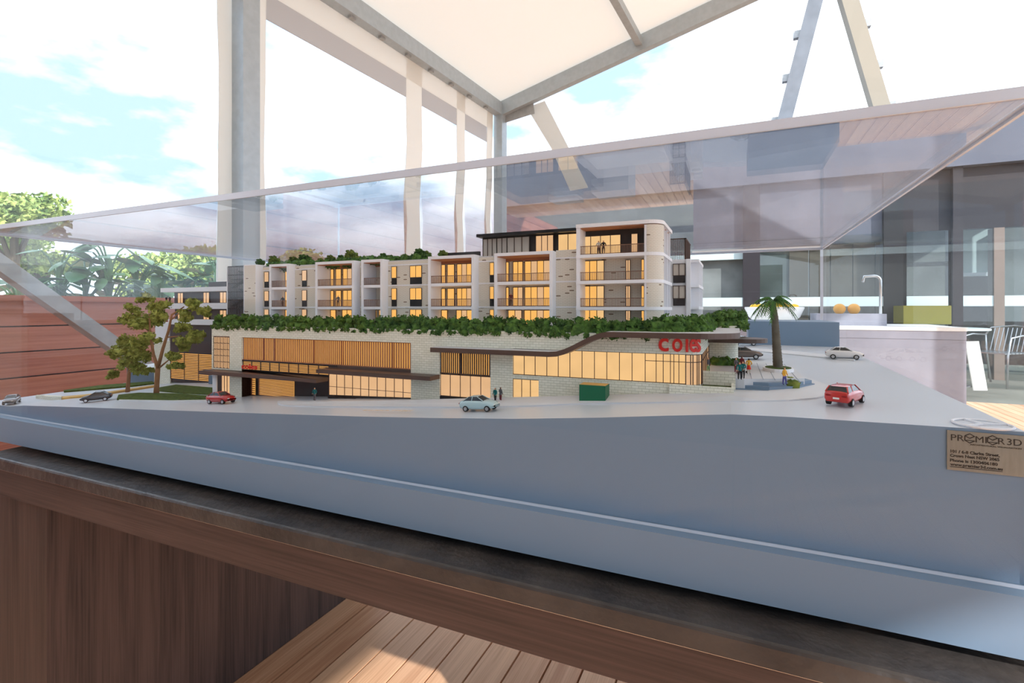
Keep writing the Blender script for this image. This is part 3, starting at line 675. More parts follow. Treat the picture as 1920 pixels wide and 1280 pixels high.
# solid brick block and open stair tower at the far end
ab('brick_wall', 'brick_pale', u458, u480-.0004, V1, VBK, ZP, zt-.0002); ab('block_edge', 'white_frame', u480-.0004, u480+.0006, V1-.0003, VW+.002, ZP, zt)
ab('block_cap', 'white_frame', u458, u480+.0006, V1-.0005, VBK, zt-.0002, zt+.0016)
u425 = U(425, V1)
for uu in (u425, u458-.0022): ab('tower_post', 'white_frame', uu, uu+.0022, V1, V1+.05, ZP, zt)
ab('tower_back', 'alu', u425, u458, V1+.045, V1+.05, ZP, ZP+.07)
st = grille(apt, 'tower_screen', u425+.0022, u458-.0022, ZP, zt, V1+.002, 8, 7)
st.data.materials[0] = M['black']
def flights(m):
    for k in range(3):
        z = ZP+.04*k; m.bar((u425+.004, V1+.012, z+.002), (u458-.004, V1+.012, z+.022), .010, .0018); m.bar((u458-.004, V1+.03, z+.022), (u425+.004, V1+.03, z+.040), .010, .0018); m.box(u425+.002, u458-.002, V1+.008, V1+.012, z+.019, z+.021)
part(flights, 'stair_flight', 'alu', apt)
ab('apartment_roof', 'roof_grey', u458+.001, U(1080.5, V1), VW+.001, VBK, zt-.004, zt-.002)
ab('roof_parapet', 'white_frame', u458, U(900, V1), VBK-.006, VBK, zt-.004, zt+.004)
for (a, b, c, d, h) in ((.86, .93, .33, .40, .016), (1.02, 1.12, .34, .42, .010), (1.17, 1.26, .36, .42, .022), (1.30, 1.36, .40, .45, .05), (1.40, 1.47, .36, .43, .052)): ab('roof_plant_box', 'roof_grey', a, b, c, d, zt-.003, zt+h)
# penthouse
VP = .262
pu0, pu1 = U(905, VP), U(1084, VP)
pz0, pz1 = zt-.003, Z(905, 447, VP)
ab('penthouse_core', 'dark_panel', pu0, pu1+.02, VP+.002, .44, pz0, pz1); ab('penthouse_roof', 'black', U(893, VP-.02), pu1+.02, VP-.02, .45, pz1, pz1+.0052)
ab('terrace_wall', 'dark_panel', U(846, VP), pu0, VP-.012, VP-.008, pz0, zt+.0125)
z0p = pz0+.001
for xa, xb, n, mt in ((906, 932, 3, 'blind_grey'), (951, 993, 3, 'blind_grey'), (1005, 1038, 3, 'glow_peach'), (1047, 1084, 2, 'glow_warm')):
    glazing(apt, 'penthouse_window', U(xa, VP), U(xb, VP), z0p, pz1-.001, VP-.0005, n, mt, .0011)
glazing(apt, 'penthouse_window', U(932, VP), U(951, VP), z0p, pz1-.001, VP-.0005, 2, 'blind_grey', .0011)
# corner tower block with curved brick nose
ua_, ub_ = U(1080.5, V1), U(1213, V1); rr_ = .021; ue = ub_+rr_; vE = .315
zc, zsA = ez(.131), ez(.0835)
nose = [(ub_+rr_*math.sin(a), V1+rr_-rr_*math.cos(a)) for a in [PI/2*k/10 for k in range(11)]]
outl = [(ua_, V1)]+nose+[(ue, vE), (ua_, vE)]
off = lambda d: [(ua_-d*.3, V1-d)]+[(ub_+(rr_+d)*math.sin(a), V1+rr_-(rr_+d)*math.cos(a)) for a in [PI/2*k/10 for k in range(11)]]+[(ue+d, vE), (ua_-d*.3, vE)]
part(lambda m: m.prism(off(.0012), zc-.0055, zc), 'roof_slab', 'white_frame', apt)
part(lambda m: m.prism(off(-.003), zc-.0068, zc-.0056), 'soffit', 'soffit', apt)
LV2 = [(zsA, zc-.0068), (zs2-.0015, zsA-.005), (zs1-.001, zs2-.0065), (ZP, zs1-.006)]
for z0, z1 in LV2[:3]: part(lambda m: m.prism(off(.0008), z0-.005, z0), 'floor_slab', 'white_frame', apt)
ab('side_frame', 'white_frame', ua_, ua_+.006, V1, .25, ZP, zc-.0056)
VB2 = .222
for i, (z0, z1) in enumerate(LV2):
    part(lambda m: m.ribbon([(ub_-.0006, V1+.0004)]+nose+[(ue, V1+rr_+.004)], z0+.0001, z1, .004), 'brick_nose', 'brick_pale', apt)
    ab('nose_edge', 'white_frame', ub_-.004, ub_-.0006, V1+.0006, V1+.006, z0, z1)
    if i < 3: part(lambda m: railing(m, ua_+.006, ub_-.004, V1+.002, z0), 'railing', 'rail_bronze', apt)
    ab('brick_wall' if i else 'dark_wall', 'brick_pale' if i else 'dark_panel', ua_+.006, ue-.022, VB2, vE-.004, z0, z1)
    if i == 0:
        glazing(apt, 'balcony_window', U(1090, VB2), U(1164, VB2), z0+.0005, z0+.033, VB2-.001, 4, 'glow_warm', .001); glazing(apt, 'balcony_window', U(1184, VB2), U(1196, VB2), z0+.0005, z0+.033, VB2-.001, 1, 'glow_peach', .001)
    else:
        glazing(apt, 'balcony_window', U(1093, VB2), U(1133, VB2), z0+.0005, z0+.034, VB2-.001, 3, ['glow_amber', 'glow_amber', 'glow_warm'], .001)
        glazing(apt, 'slit_window', U(1174, VB2), U(1182, VB2), z0+.0005, z0+.033, VB2-.001, 2, 'glow_peach', .0008); glazing(apt, 'slit_window', U(1203, VB2), U(1208, VB2), z0+.0005, z0+.033, VB2-.001, 1, 'glow_amber', .0008)
    for v in (.228, .262, .296): ab('side_pier', 'white_frame', ue-.02, ue-.0004, v, v+.003, z0, z1)
    ab('side_wall', 'white_frame', ue-.022, ue-.02, .225, vE, z0, z1)
    for v in (.246, .28): ab('side_door', 'dark_panel', ue-.0202, ue-.0196, v, v+.009, z0, z0+.02)
# rear wing with bronze pergola
VQ = .41
qa, qb = U(1255, VQ), U(1293, VQ); qz = Z(1275, 486, VQ)
ab('rear_block', 'white_frame', qa, qb, VQ+.002, .56, ZP, qz); 
for k, (yt, yb) in enumerate(((494, 530), (535, 573))):
    glazing(apt, 'rear_window', U(1262, VQ), U(1284.5, VQ), Z(1275, yb-13, VQ), Z(1275, yt, VQ), VQ, 2, 'blind_grey', .0012); ab('spandrel', 'dark_panel', U(1262, VQ), U(1284.5, VQ), VQ, VQ+.002, Z(1275, yb, VQ), Z(1275, yb-13, VQ))
ab('rear_pier', 'white_frame', U(1287, VQ), qb+.002, VQ-.004, VQ+.002, ZP, qz)
for v in (.44, .475, .51, .545): ab('side_pier', 'white_frame', qb, qb+.015, v, v+.004, ZP, qz)
for z in (qz, ez(.0445), ez(.0035)): ab('floor_slab', 'white_frame', qb-.001, qb+.0155, VQ+.01, .56, z-.005, z)
def perg(m):
    z0, z1 = qz, Z(1275, 446, VQ)
    for k in range(15): c = qa+(qb-qa-.008)*k/14; m.box(c, c+.0011, VQ+.004, VQ+.006, z0, z1)
    for k in range(12): c = VQ+.006+.1*k/11; m.box(qb-.009, qb-.007, c, c+.001, z0, z1)
    m.box(qa, qb-.006, VQ+.003, VQ+.007, z1-.0015, z1); m.box(qb-.010, qb-.006, VQ+.003, VQ+.11, z1-.0015, z1)
part(perg, 'pergola', 'bronze', apt)
# ------------------------------------------------------------------ lower terrace wing at the far end of the street
VL = .335
wing = thing('terrace_building', (.33, .4, g(.3, VL)), 'lower model wing with dark walls, white slab bands and slatted garage', 'model building')
def wb(name, mat, xa, xb, yt, yb, v0=VL, v1=.5, ref=380, u1=None): return boxpart(name, mat, wing, U(xa, v0), u1 or U(xb, v0), v0, v1, Z(ref, yb, v0), Z(ref, yt, v0))
ur_ = U(428, VL)
wb('brick_pier', 'brick_cream', 289, 319, 642, 728); wb('pier_cap', 'white_frame', 291, 317, 606, 642, VL+.01)
wb('dark_wall', 'dark_panel', 319, 425, 609, 664, u1=ur_); boxpart('garage_core', 'dark_panel', wing, U(319, VL), ur_, VL+.003, .5, g(.3, VL)-.004, Z(380, 664, VL))
slats(wing, 'slat_screen', U(320, VL), ur_, g(.4, VL), Z(380, 664, VL), VL+.001, 16, 4)
for yt, yb, xa in ((538, 546, 301), (568, 579, 306), (599, 609, 315)): wb('floor_slab', 'white_frame', xa, 425, yt, yb, VL-.012, u1=ur_+.01)
for yt, yb, xa in ((546, 568, 327), (579, 599, 328)):
    wb('dark_wall', 'dark_panel', xa, 425, yt, yb, VL+.012, u1=ur_+.012)
    for p, q, n in ((333, 343, 2), (381, 392, 2), (412, 424, 2)): glazing(wing, 'terrace_window', U(p, VL+.01), U(q, VL+.01), Z(380, yb, VL+.01), Z(380, yt+2, VL+.01), VL+.011, n, 'glow_peach', .001)
wb('roof_planter', 'dark_panel', 391, 424, 529, 538, VL+.02, u1=ur_+.012)
# plain context volumes of the model
def massing(name, label, fp, h, roof=0.):
    z0 = min(g(*p) for p in fp); m = MB(); m.cur = 0; m.prism(fp, z0-.001, z0+h)
    if roof:
        m.cur = 1; cx = sum(p[0] for p in fp)/len(fp); cy = sum(p[1] for p in fp)/len(fp); n = len(m.v)
        m.v += [(cx+(p[0]-cx)*1.06, cy+(p[1]-cy)*1.06, z0+h) for p in fp]+[(cx+(p[0]-cx)*.45, cy+(p[1]-cy)*.2, z0+h+roof) for p in fp]; k = len(fp)
        m.f.append(tuple(n+i for i in reversed(range(k)))); m.f.append(tuple(n+k+i for i in range(k))); m.mi += [1, 1]
        for i in range(k): j = (i+1) % k; m.f.append((n+i, n+j, n+k+j, n+k+i)); m.mi.append(1)
    return tag(m.build(name, ['base_grey', 'path_grey'], None), label, 'model block')
massing('massing_block', 'plain grey-blue house volume with hipped roof behind the street trees', [(.02, .32), (.165, .39), (.165, .52), (.02, .47)], .046, .010)
pA, pB = Vector((U(1403, .90), .90)), Vector((1.876, .845))
massing('massing_block', 'plain blue-grey rectangular volume behind the palm tree', [(pA.x, pA.y), (pB.x, pB.y), (1.876, 1.1), (pA.x, 1.1)], .0615)
boxpart('utility_box', 'base_grey', wing, U(391, .30), U(397, .30), .30, .312, g(.45, .3), g(.45, .3)+.022)

# ------------------------------------------------------------------ hedges and model trees
def hedge(name, label, path, v_w, h, n, zb, seed, lf='leaf_hedge', droop=.006):
    rr = random.Random(seed); m = MB()
    L_ = [(Vector(b)-Vector(a)).length for a, b in zip(path, path[1:])]; tot = sum(L_)
    for i in range(n):
        t = (i+.5)/n*tot+rr.uniform(-.003, .003); k = 0; t = max(0, min(tot-1e-5, t))
        while t > L_[k]: t -= L_[k]; k += 1
        a, b = Vector(path[k]), Vector(path[k+1]); p = a+(b-a)*(t/L_[k]); nn = Vector((-(b-a).y, (b-a).x)).normalized()
        q = p+nn*rr.uniform(-v_w/2, v_w/2); hh_ = h*rr.uniform(.55, 1.12); r = .008*rr.uniform(.75, 1.3)
        c = (q.x, q.y, zb+hh_-r); m.blob(c, r*.88, rr.random(), 1, (1.1, 1, .9), .3); m.leaves(c, r*1.08, 26, .0024, rr, shell=.75)
        c2 = (q.x, q.y, zb+r*.4); m.blob(c2, r, rr.random(), 1, (1.1, 1, .9), .3)
        if rr.random() < .6: c3 = (p.x-nn.x*v_w*.62, p.y-nn.y*v_w*.62, zb-rr.uniform(0, droop)); m.leaves(c3, r*.8, 22, .0024, rr, shell=.2); m.blob(c3, r*.5, rr.random(), 1)
    return tag(m.build(name, lf, None), label, 'hedge')
hedge('hedge', 'long clipped dark green model hedge along the podium roof edge', [(UL-.002, VF+.014), (1.56, VF+.014)], .022, .022, 230, ZP+.001, 3)
hedge('hedge', 'thick green model hedge above the shop sign at the rounded corner', [(1.555, VF+.012), (1.60, VF+.03), (1.604, VF+.10)], .022, .023, 46, ZP+.0035, 5)
hedge('hedge', 'dense green model hedge on the rear brick drum roof', [(1.605, VR+.012), (ur-.02, VR+.02), (ur-.006, VR+.06), (ur-.006, .50)], .03, .026, 50, ez(-.030), 6)
hedge('hedge', 'low dark shrub row at the foot of the rear brick drum', [(1.615, VR-.014), (ur+.004, VR-.012)], .012, .012, 24, pz, 8)
hedge('shrub', 'small round green shrub beside the curved steps', [(atg(1478, 722).x, atg(1478, 722).y), (atg(1490, 728).x, atg(1490, 728).y)], .008, .011, 8, g(1.74, .2), 9, 'leaf_roof')
def mtree(name, label, base_p, trunk, clumps, leaf, bark='bark', lsz=.0032, dens=260, group=None):
    t = thing(name, base_p, label, 'model tree', group)
    m = MB()
    for pts, r in trunk: m.tube([Vector(base_p)+Vector(p) for p in pts], r, 8)
    m.build('trunk', bark, t, True)
    rr = random.Random(sum(map(ord, name)) % 99+len(clumps)); f = MB()
    for (x, y, z, r) in clumps:
        c = Vector(base_p)+Vector((x, y, z))
        for k in range(7):
            d = Vector((rr.gauss(0, .45), rr.gauss(0, .45), rr.gauss(0, .32)))*r; f.blob(c+d, r*.46, rr.random(), 1, (1, 1, .8), .35)
            f.leaves(c+d, r*.66, dens//5, lsz, rr, (1, 1, .8), .6)
    f.build('foliage', leaf, t); return t
def up(x, y, v, b): p = atv(x, y, v); return (p.x-b.x, 0, p.z-b.z)
tp = Vector((.475, .165, 0)); tp.z = g(tp.x, tp.y)
def tc(x, y, r, dv=0): p = atv(x, y, tp.y+dv); return (p.x-tp.x, dv, p.z-tp.z, r)
def tpt(x, y, dv=0): p = atv(x, y, tp.y+dv); return (p.x-tp.x, dv, p.z-tp.z)
bx0 = tpt(293, 742)[0]; tp.x += bx0; tp.z = g(tp.x, tp.y)
mtree('street_tree', 'tall forked model street tree with sparse olive foliage', tp,
      [([(0, 0, -.002), tpt(294, 720), tpt(296, 690)], [.0062, .0052, .005]), ([tpt(296, 690), tpt(288, 665), tpt(282, 630), tpt(280, 590)], [.004, .0032, .0026, .0018]), ([tpt(296, 690), tpt(305, 655), tpt(316, 620), tpt(322, 590), tpt(345, 575, .01)], [.004, .0034, .0028, .0022, .0012]),
       ([tpt(300, 688), tpt(322, 670)], [.0022, .001]), ([tpt(312, 632), tpt(338, 630, .01)], [.0018, .001]), ([tpt(320, 600), tpt(335, 588)], [.0018, .001]), ([tpt(282, 625), tpt(262, 600, -.01)], [.002, .001])],
      [tc(275, 558, .016), tc(292, 575, .022), tc(248, 588, .020), tc(262, 605, .022, -.015), tc(285, 600, .020, .015), tc(300, 590, .016), tc(265, 640, .020), tc(280, 632, .017, -.02), tc(362, 568, .018, .01), tc(350, 590, .015, .01), tc(383, 585, .012, .01), tc(336, 612, .013), tc(352, 635, .018), tc(368, 628, .014), tc(322, 668, .015), tc(330, 684, .011), tc(345, 652, .010)], 'leaf_tree')
sp = Vector((.30, .19, 0)); xx = atv(239, 735, .19).x; sp.x = xx; sp.z = g(sp.x, sp.y)
def sc_(x, y, r, dv=0): p = atv(x, y, sp.y+dv); return (p.x-sp.x, dv, p.z-sp.z, r)
def spt(x, y, dv=0): p = atv(x, y, sp.y+dv); return (p.x-sp.x, dv, p.z-sp.z)
mtree('street_tree', 'shorter round model street tree with dense olive foliage in the garden bed', sp, [([(0, 0, -.002), spt(241, 710), spt(243, 685), spt(245, 650)], [.005, .0042, .0036, .002])],
      [sc_(232, 640, .018), sc_(255, 640, .020), sc_(222, 658, .018), sc_(245, 665, .024, -.015), sc_(268, 668, .020), sc_(235, 682, .018), sc_(260, 690, .018), sc_(213, 700, .012), sc_(278, 695, .010), sc_(250, 655, .020, .02)], 'leaf_tree')
rr = random.Random(21)
for k, (x, yb, h) in enumerate(((488, 492, .022), (515, 492, .030), (552, 490, .022), (575, 489, .026), (605, 487, .018), (620, 486, .021), (640, 486, .020), (665, 484, .031), (698, 482, .019), (720, 481, .022), (735, 480, .018), (762, 479, .016), (790, 478, .024), (800, 476, .021), (833, 470, .020))):
    v = .235+.03*rr.random(); b = Vector((U(x, v), v, zt-.003)); 
    mtree('roof_garden_tree', 'small bushy model tree in the roof garden of the apartment block', b, [([(0, 0, 0), (0, 0, h*.6)], [.0014, .0009])],
          [(rr.uniform(-.004, .004), rr.uniform(-.004, .004), h*.72, h*.36), (rr.uniform(-.007, .007), 0, h*.5, h*.30), (rr.uniform(-.007, .007), 0, h*.58, h*.28)], 'leaf_roof' if k % 3 else 'leaf_hedge', lsz=.0026, dens=150, group='roof garden trees')
hedge('hedge', 'low green planting running along the apartment roof garden', [(u480, .222), (U(800, .222), .222)], .012, .013, 90, zt-.003, 12)
# palm
pb = PALM.copy()
pm = thing('palm_tree', pb, 'model palm tree with ringed grey trunk beside the curved steps', 'model tree')
ptop = Z(1450, 566, pb.y)-pb.z; dx = atv(1451, 566, pb.y).x-pb.x
def ptrunk(m):
    n = 44; pts, rd = [], []
    for k in range(n+1):
        t = k/n; pts.append((pb.x+dx*t, pb.y, pb.z-.002+ptop*t)); base_r = .0070-.0022*min(1, t*1.25) if t < .8 else .0047-(t-.8)*.011
        if t < .12: base_r *= .92+t
        rd.append(base_r*(1.05 if k % 2 else .97))
    m.tube(pts, rd, 12)
part(ptrunk, 'trunk', 'palm_bark', pm, True)
tpv = Vector((pb.x+dx, pb.y, pb.z+ptop)); rr = random.Random(4)
for k in range(28):
    a = 2*PI*k/28*2.03+rr.uniform(-.2, .2); el = rr.uniform(.15, 1.25); L_ = .036*rr.uniform(.8, 1.1); m = MB(); d = Vector((math.cos(a), math.sin(a), 0)); pts = []
    for i in range(9):
        t = i/8; pts.append(tpv+d*(L_*t*math.cos(el*(1-.3*t)))+Vector((0, 0, L_*(t*math.sin(el)-(.75+.25*math.cos(el))*t*t*1.05))))
    sdv = d.cross(Vector((0, 0, 1)))
    for i in range(8):
        p, q = pts[i], pts[i+1]; wv = .0088*math.sin(PI*min(1, (i+1.2)/9.2))
        for s_ in (-1, 1):
            for f_ in (0, .5):
                b0 = p.lerp(q, f_); b1 = p.lerp(q, f_+.38); tip = b1+sdv*(s_*wv)+Vector((0, 0, -wv*.55))+(q-p)*.5
                n_ = len(m.v); m.v += [tuple(b0), tuple(b1), tuple(tip)]; m.f.append((n_, n_+1, n_+2)); m.mi.append(0)
    m.tube(pts, [.0006]*8+[.0002], 4); m.build('frond', 'palm_leaf', pm)
# ------------------------------------------------------------------ model cars
def make_car(paint, wagon=False):
    t = thing('model_car', (0, 0, 0), 'x', 'model car'); m = MB()
    st = [(-.50, .13, .20, .13), (-.485, .17, .235, .10), (-.43, .195, .262, .075), (-.30, .205, .27, .065), (-.10, .208, .268, .06), (.12, .208, .262, .06), (.28, .205, .24, .065), (.40, .195, .212, .075), (.47, .175, .175, .09), (.50, .13, .15, .11)]
    if wagon: st[0] = (-.50, .17, .25, .12); st[1] = (-.49, .19, .275, .09)
    n = 0
    for x, w, zt2, zb2 in st:
        m.v += [(x, -w*.86, zb2), (x, -w, zb2+.05), (x, -w*1.0, zt2-.05), (x, -w*.88, zt2), (x, -w*.4, zt2+.012), (x, w*.4, zt2+.012), (x, w*.88, zt2), (x, w, zt2-.05), (x, w, zb2+.05), (x, w*.86, zb2)]
    k = 10
    for i in range(len(st)-1):
        for j in range(k): q = (j+1) % k; m.f.append((i*k+q, i*k+j, (i+1)*k+j, (i+1)*k+q)); m.mi.append(0)
    m.f.append(tuple(range(k))); m.f.append(tuple(reversed(range((len(st)-1)*k, len(st)*k)))); m.mi += [0, 0]
    m.build('body', paint, t, True)
    rb, rt_, fb, ft = (-.47, -.40, .20, .03) if wagon else (-.38, -.22, .20, .02)
    zb3, zr = .262, .375; wb_, wt_ = .182, .142
    c = MB(); c.v = [(rb, -wb_, zb3), (fb, -wb_, zb3-.01), (fb, wb_, zb3-.01), (rb, wb_, zb3), (rt_, -wt_, zr-.012), (ft, -wt_, zr-.012), (ft, wt_, zr-.012), (rt_, wt_, zr-.012)]
    c.f = [(0, 1, 5, 4), (1, 2, 6, 5), (2, 3, 7, 6), (3, 0, 4, 7), (4, 5, 6, 7)]; c.mi = [0]*5; c.build('windows', 'car_glass', t)
    r = MB(); xs_ = [rt_-.01, rt_+.04, (rt_+ft)/2, ft-.04, ft+.01]
    for x, dz in zip(xs_, (-.014, -.002, .004, -.001, -.014)): r.v += [(x, -wt_-.004, zr-.014+dz), (x, -wt_*.7, zr+dz), (x, wt_*.7, zr+dz), (x, wt_+.004, zr-.014+dz)]
    for i in range(4):
        for j in range(3): r.f.append((i*4+j, (i+1)*4+j, (i+1)*4+j+1, i*4+j+1)); r.mi.append(0)
    for s in (-1, 1):
        for (xb_, xt2) in ((rb, rt_), (fb, ft)): r.bar((xb_, s*wb_, zb3-.005), (xt2, s*wt_, zr-.01), .022, .012)
        xm = (rt_+ft)/2-.01; r.bar((xm-.02, s*(wb_+.001), zb3-.01), (xm, s*(wt_+.003), zr-.01), .018, .008)
    r.build('roof', paint, t, True)
    for x in (-.30, .30):
        for s in (-1, 1):
            w = MB(); w.tube([(x, s*.150, .075), (x, s*.212, .075)], .075, 16); wo = w.build('wheel', 'tyre', t); h = MB(); h.tube([(x, s*.21, .075), (x, s*.2155, .075)], .047, 10); h.build('hub', 'hub', wo)
    for s in (-1, 1):
        MB().box(-.503, -.47, s*.09, s*.165, .185, .215).build('tail_lamp', 'lamp_red', t); MB().box(.455, .489, s*.085, s*.15, .155, .18).build('head_lamp', 'lamp_white', t)
    MB().box(-.505, -.47, -.05, .05, .14, .17).build('number_plate', 'lamp_white', t)
    return t
def put_car(t, px, py, heading, L_, label):
    p = atg(px, py); dz = (g(p.x+.02*math.cos(heading), p.y)-g(p.x-.02*math.cos(heading), p.y))/.04
    t.location = (p.x, p.y, g(p.x, p.y)+.0006); t.scale = (L_, L_, L_); t.rotation_euler = (0, -math.atan(dz), heading); t['label'] = label
for paint, wg, px_, py_, hd, L_, lb in (
    ('paint_red', 0, 415, 756, .05, .058, 'dark red model coupe parked before the garden bed'),
    ('paint_silver', 0, 900, 770, .0, .056, 'pale silver-blue model sports car on the street by two figures'),
    ('paint_brightred', 1, 1585, 757, 1.12, .060, 'bright red model station wagon seen from behind on the open road'),
    ('paint_white', 0, 1583, 673, -.12, .062, 'white model sedan in front of the plain blue-grey volume'),
    ('paint_brown', 0, 1396, 673, .05, .066, 'dark brown model sedan emerging behind the rear brick drum'),
    ('paint_blue', 0, 1396, 648, .1, .066, 'light blue-grey model car farthest behind the brick drum'),
    ('paint_black', 0, 181, 752, -2.2, .055, 'black and white model car on the side road by the garden wall'),
    ('paint_grey', 0, 22, 757, -.6, .055, 'dark grey model car at the very end of the street')):
    put_car(make_car(paint, wg), px_, py_, hd, L_, lb)
# ------------------------------------------------------------------ tiny figures
def figure_mesh(pose):
    V_ = [(0, 0, .52), (0, 0, .68), (0, 0, .80), (0, 0, .865), (0, -.005, .93), (0, -.005, .97)]; E_ = [(0, 1), (1, 2), (2, 3), (3, 4), (4, 5)]; Rd = [.085, .085, .085, .035, .058, .045]
    for s in (-1, 1):
        st_ = .05*pose.get('stride', 0)*s; b = len(V_)
        V_ += [(s*.055, 0, .48), (s*.065, -st_*.6, .27), (s*.065, -st_, .05), (s*.07, -st_-.07, .025)]; Rd += [.062, .046, .034, .028]; E_ += [(0, b), (b, b+1), (b+1, b+2), (b+2, b+3)]
        b = len(V_); arm = pose.get('arm', 0) if s > 0 else pose.get('arm2', 0)
        V_ += [(s*.12, 0, .79), (s*.165, -.02*arm, .64), (s*(.165-.07*arm), -.05-.10*arm, .52+.10*arm), (s*(.165-.08*arm), -.06-.13*arm, .47+.13*arm)]; Rd += [.043, .036, .028, .024]; E_ += [(2, b), (b, b+1), (b+1, b+2), (b+2, b+3)]
    me = bpy.data.meshes.new('figure'); me.from_pydata(V_, E_, []); o = bpy.data.objects.new('figure', me); C.objects.link(o)
    sk = o.modifiers.new('Skin', 'SKIN'); sub_ = o.modifiers.new('Sub', 'SUBSURF'); sub_.levels = 1
    for i, r in enumerate(Rd): me.skin_vertices[0].data[i].radius = (r, r*.75 if i in (0, 1, 2) else r)
    me.skin_vertices[0].data[0].use_root = True
    dg = bpy.context.evaluated_depsgraph_get(); out = bpy.data.meshes.new_from_object(o.evaluated_get(dg)); bpy.data.objects.remove(o); return out
POSES = [figure_mesh(p) for p in ({'stride': 1, 'arm': .3}, {'stride': .3, 'arm': 1, 'arm2': .2}, {'stride': .1, 'arm': .8, 'arm2': .8})]
def person(loc, rz, top, legs, pose, label, h=.0235, skirt=None, bag=None, grp=None):
    me = POSES[pose].copy(); o = bpy.data.objects.new('person_figurine', me); C.objects.link(o); me.materials.clear()
    for m_ in (legs, top, 'skin', 'hair', 'cl_black'): me.materials.append(M[m_])
    for p in me.polygons:
        c = p.center
        p.material_index = 4 if c.z < .055 else 0 if c.z < .50 and abs(c.x) < .13 else 2 if (abs(c.x) > .06 and c.z < .545 and c.y < -.04) else 1 if c.z < .855 else 3 if (c.z > .962 or c.y > .012) else 2
        p.use_smooth = True
    o.location = loc; o.rotation_euler = (0, 0, rz); o.scale = (h, h, h)
    tag(o, label, 'figurine', grp)
    if skirt: s = MB().lathe([(.13, .30), (.11, .42), (.085, .56)], k=12); so = s.build('skirt', skirt, None); so.parent = o
    if bag: s = MB().blob((.19, -.05, .40), .08, 2, 1, (.6, 1, 1)); so = s.build('shopping_bag', bag, None); so.parent = o
    return o
def pg(x, y, *a, off=0., **k): p = atg(x, y, off); return person((p.x, p.y, g(p.x, p.y)+off+.0004), *a, **k)
pg(590, 751, .3, 'cl_teal', 'cl_grey', 0, 'tiny teal-clad figure before the dark loading dock wall', off=.0018)
pg(928.5, 756, -.4, 'cl_teal', 'cl_black', 0, 'tiny figure in a teal coat walking on footpath beside silver car', off=.0018)
pg(938.5, 755, 2.6, 'cl_grey', 'cl_maroon', 1, 'tiny figure in grey top and maroon trousers on footpath', off=.0018)
def pz_person(x, y, *a, **k): p = atz(x, y, pz); return person((p.x, p.y, pz+.0005), *a, **k)
pz_person(1387, 712, .2, 'cl_teal', 'cl_black', 0, 'tiny figure in teal jacket at the top of the steps')
pz_person(1393, 710, -.3, 'cl_teal', 'cl_black', 1, 'tiny dark teal figure with bag close behind another on the plaza', bag='cl_black')
pz_person(1380, 701, .8, 'cl_grey', 'cl_maroon', 2, 'tiny figure in grey coat with maroon legs on the plaza')
pz_person(1391, 697, 2.5, 'cl_maroon', 'cl_pale', 1, 'tiny figure in pink-brown top at the back of the plaza group')
pz_person(1404, 702, 3.0, 'cl_yellow', 'cl_pale', 2, 'tiny figure in yellow top and red skirt on the plaza', skirt='cl_red')
pz_person(1328, 700, 1.2, 'cl_grey', 'cl_green', 0, 'tiny figure in grey top and green trousers near shop entrance')
pg(1471, 722, .9, 'cl_yellow', 'cl_blue', 0, 'tiny figure in yellow shirt and blue trousers beside palm planter', off=.006)
for x, v, z, tp_, lb in ((530, .20, zs1, 'cl_black', 'tiny dark figure at the narrow middle balcony rail'), (634, .20, zs1, 'cl_grey', 'tiny grey figure on the wide middle balcony'), (958, .205, zs1, 'cl_maroon', 'tiny maroon figure on the middle balcony nearest the corner tower'), (1122.5, .203, zsA, 'cl_pale', 'tiny pale-clad figure on the top corner balcony'), (1131.5, .203, zsA, 'cl_black', 'tiny black-clad figure on the top corner balcony')):
    person((U(x, v), v, z+.0003), .3, tp_, 'cl_black', 2, lb, h=.0225)
for x in (312, 318.5): person((U(x, VL-.004), VL-.004, Z(380, 568, VL-.012)+.0003), .2+x % 2, 'cl_black', 'cl_black', 0, 'tiny black figure on the upper terrace of the lower wing', h=.02, grp='figures on the wing terrace')
# ------------------------------------------------------------------ marquee around the table
ZE = EYE+1.75
TA = Vector((-.2709, 3.4974)); TD = Vector((-.0810, -.9967)); TN = Vector((.9967, -.0810))
def tpos(t, s=0, z=0): p = TA+TD*t+TN*s; return Vector((p.x, p.y, z))
def et(x):
    r = ray(x, 578); o2 = Vector((O.x, O.y))-TA; r2 = Vector((r.x, r.y)); k = -(o2.dot(TN))/r2.dot(TN); return (o2+r2*k).dot(TD)
def gs(x, y):
    r = ray(x, y); o2 = Vector((O.x, O.y))-TA; r2 = Vector((r.x, r.y)); k = -(o2.dot(TD))/r2.dot(TD); return (o2+r2*k).dot(TN), O.z+r.z*k
PITCH = math.tan(math.radians(12.32)); SR = 2.76; TLEN = 8.0
mq = thing('marquee', tpos(0), 'white clip-frame marquee with cream roof and clear vinyl side curtains', 'marquee')
zr_ = lambda s: ZE+PITCH*(s if s < SR else 2*SR-s)
def roof(m):
    for s0, s1 in ((-.12, SR), (SR, 2*SR+.12)):
        for k in range(8):
            t0, t1 = -.05+TLEN*k/8, -.05+TLEN*(k+1)/8
            a, b, c, d = tpos(t0, s0, zr_(s0)+.09), tpos(t0, s1, zr_(s1)+.09), tpos(t1, s1, zr_(s1)+.09), tpos(t1, s0, zr_(s0)+.09); m.quad(d, c, b, a)
            up_ = Vector((0, 0, .004)); m.quad(a+up_, b+up_, c+up_, d+up_)
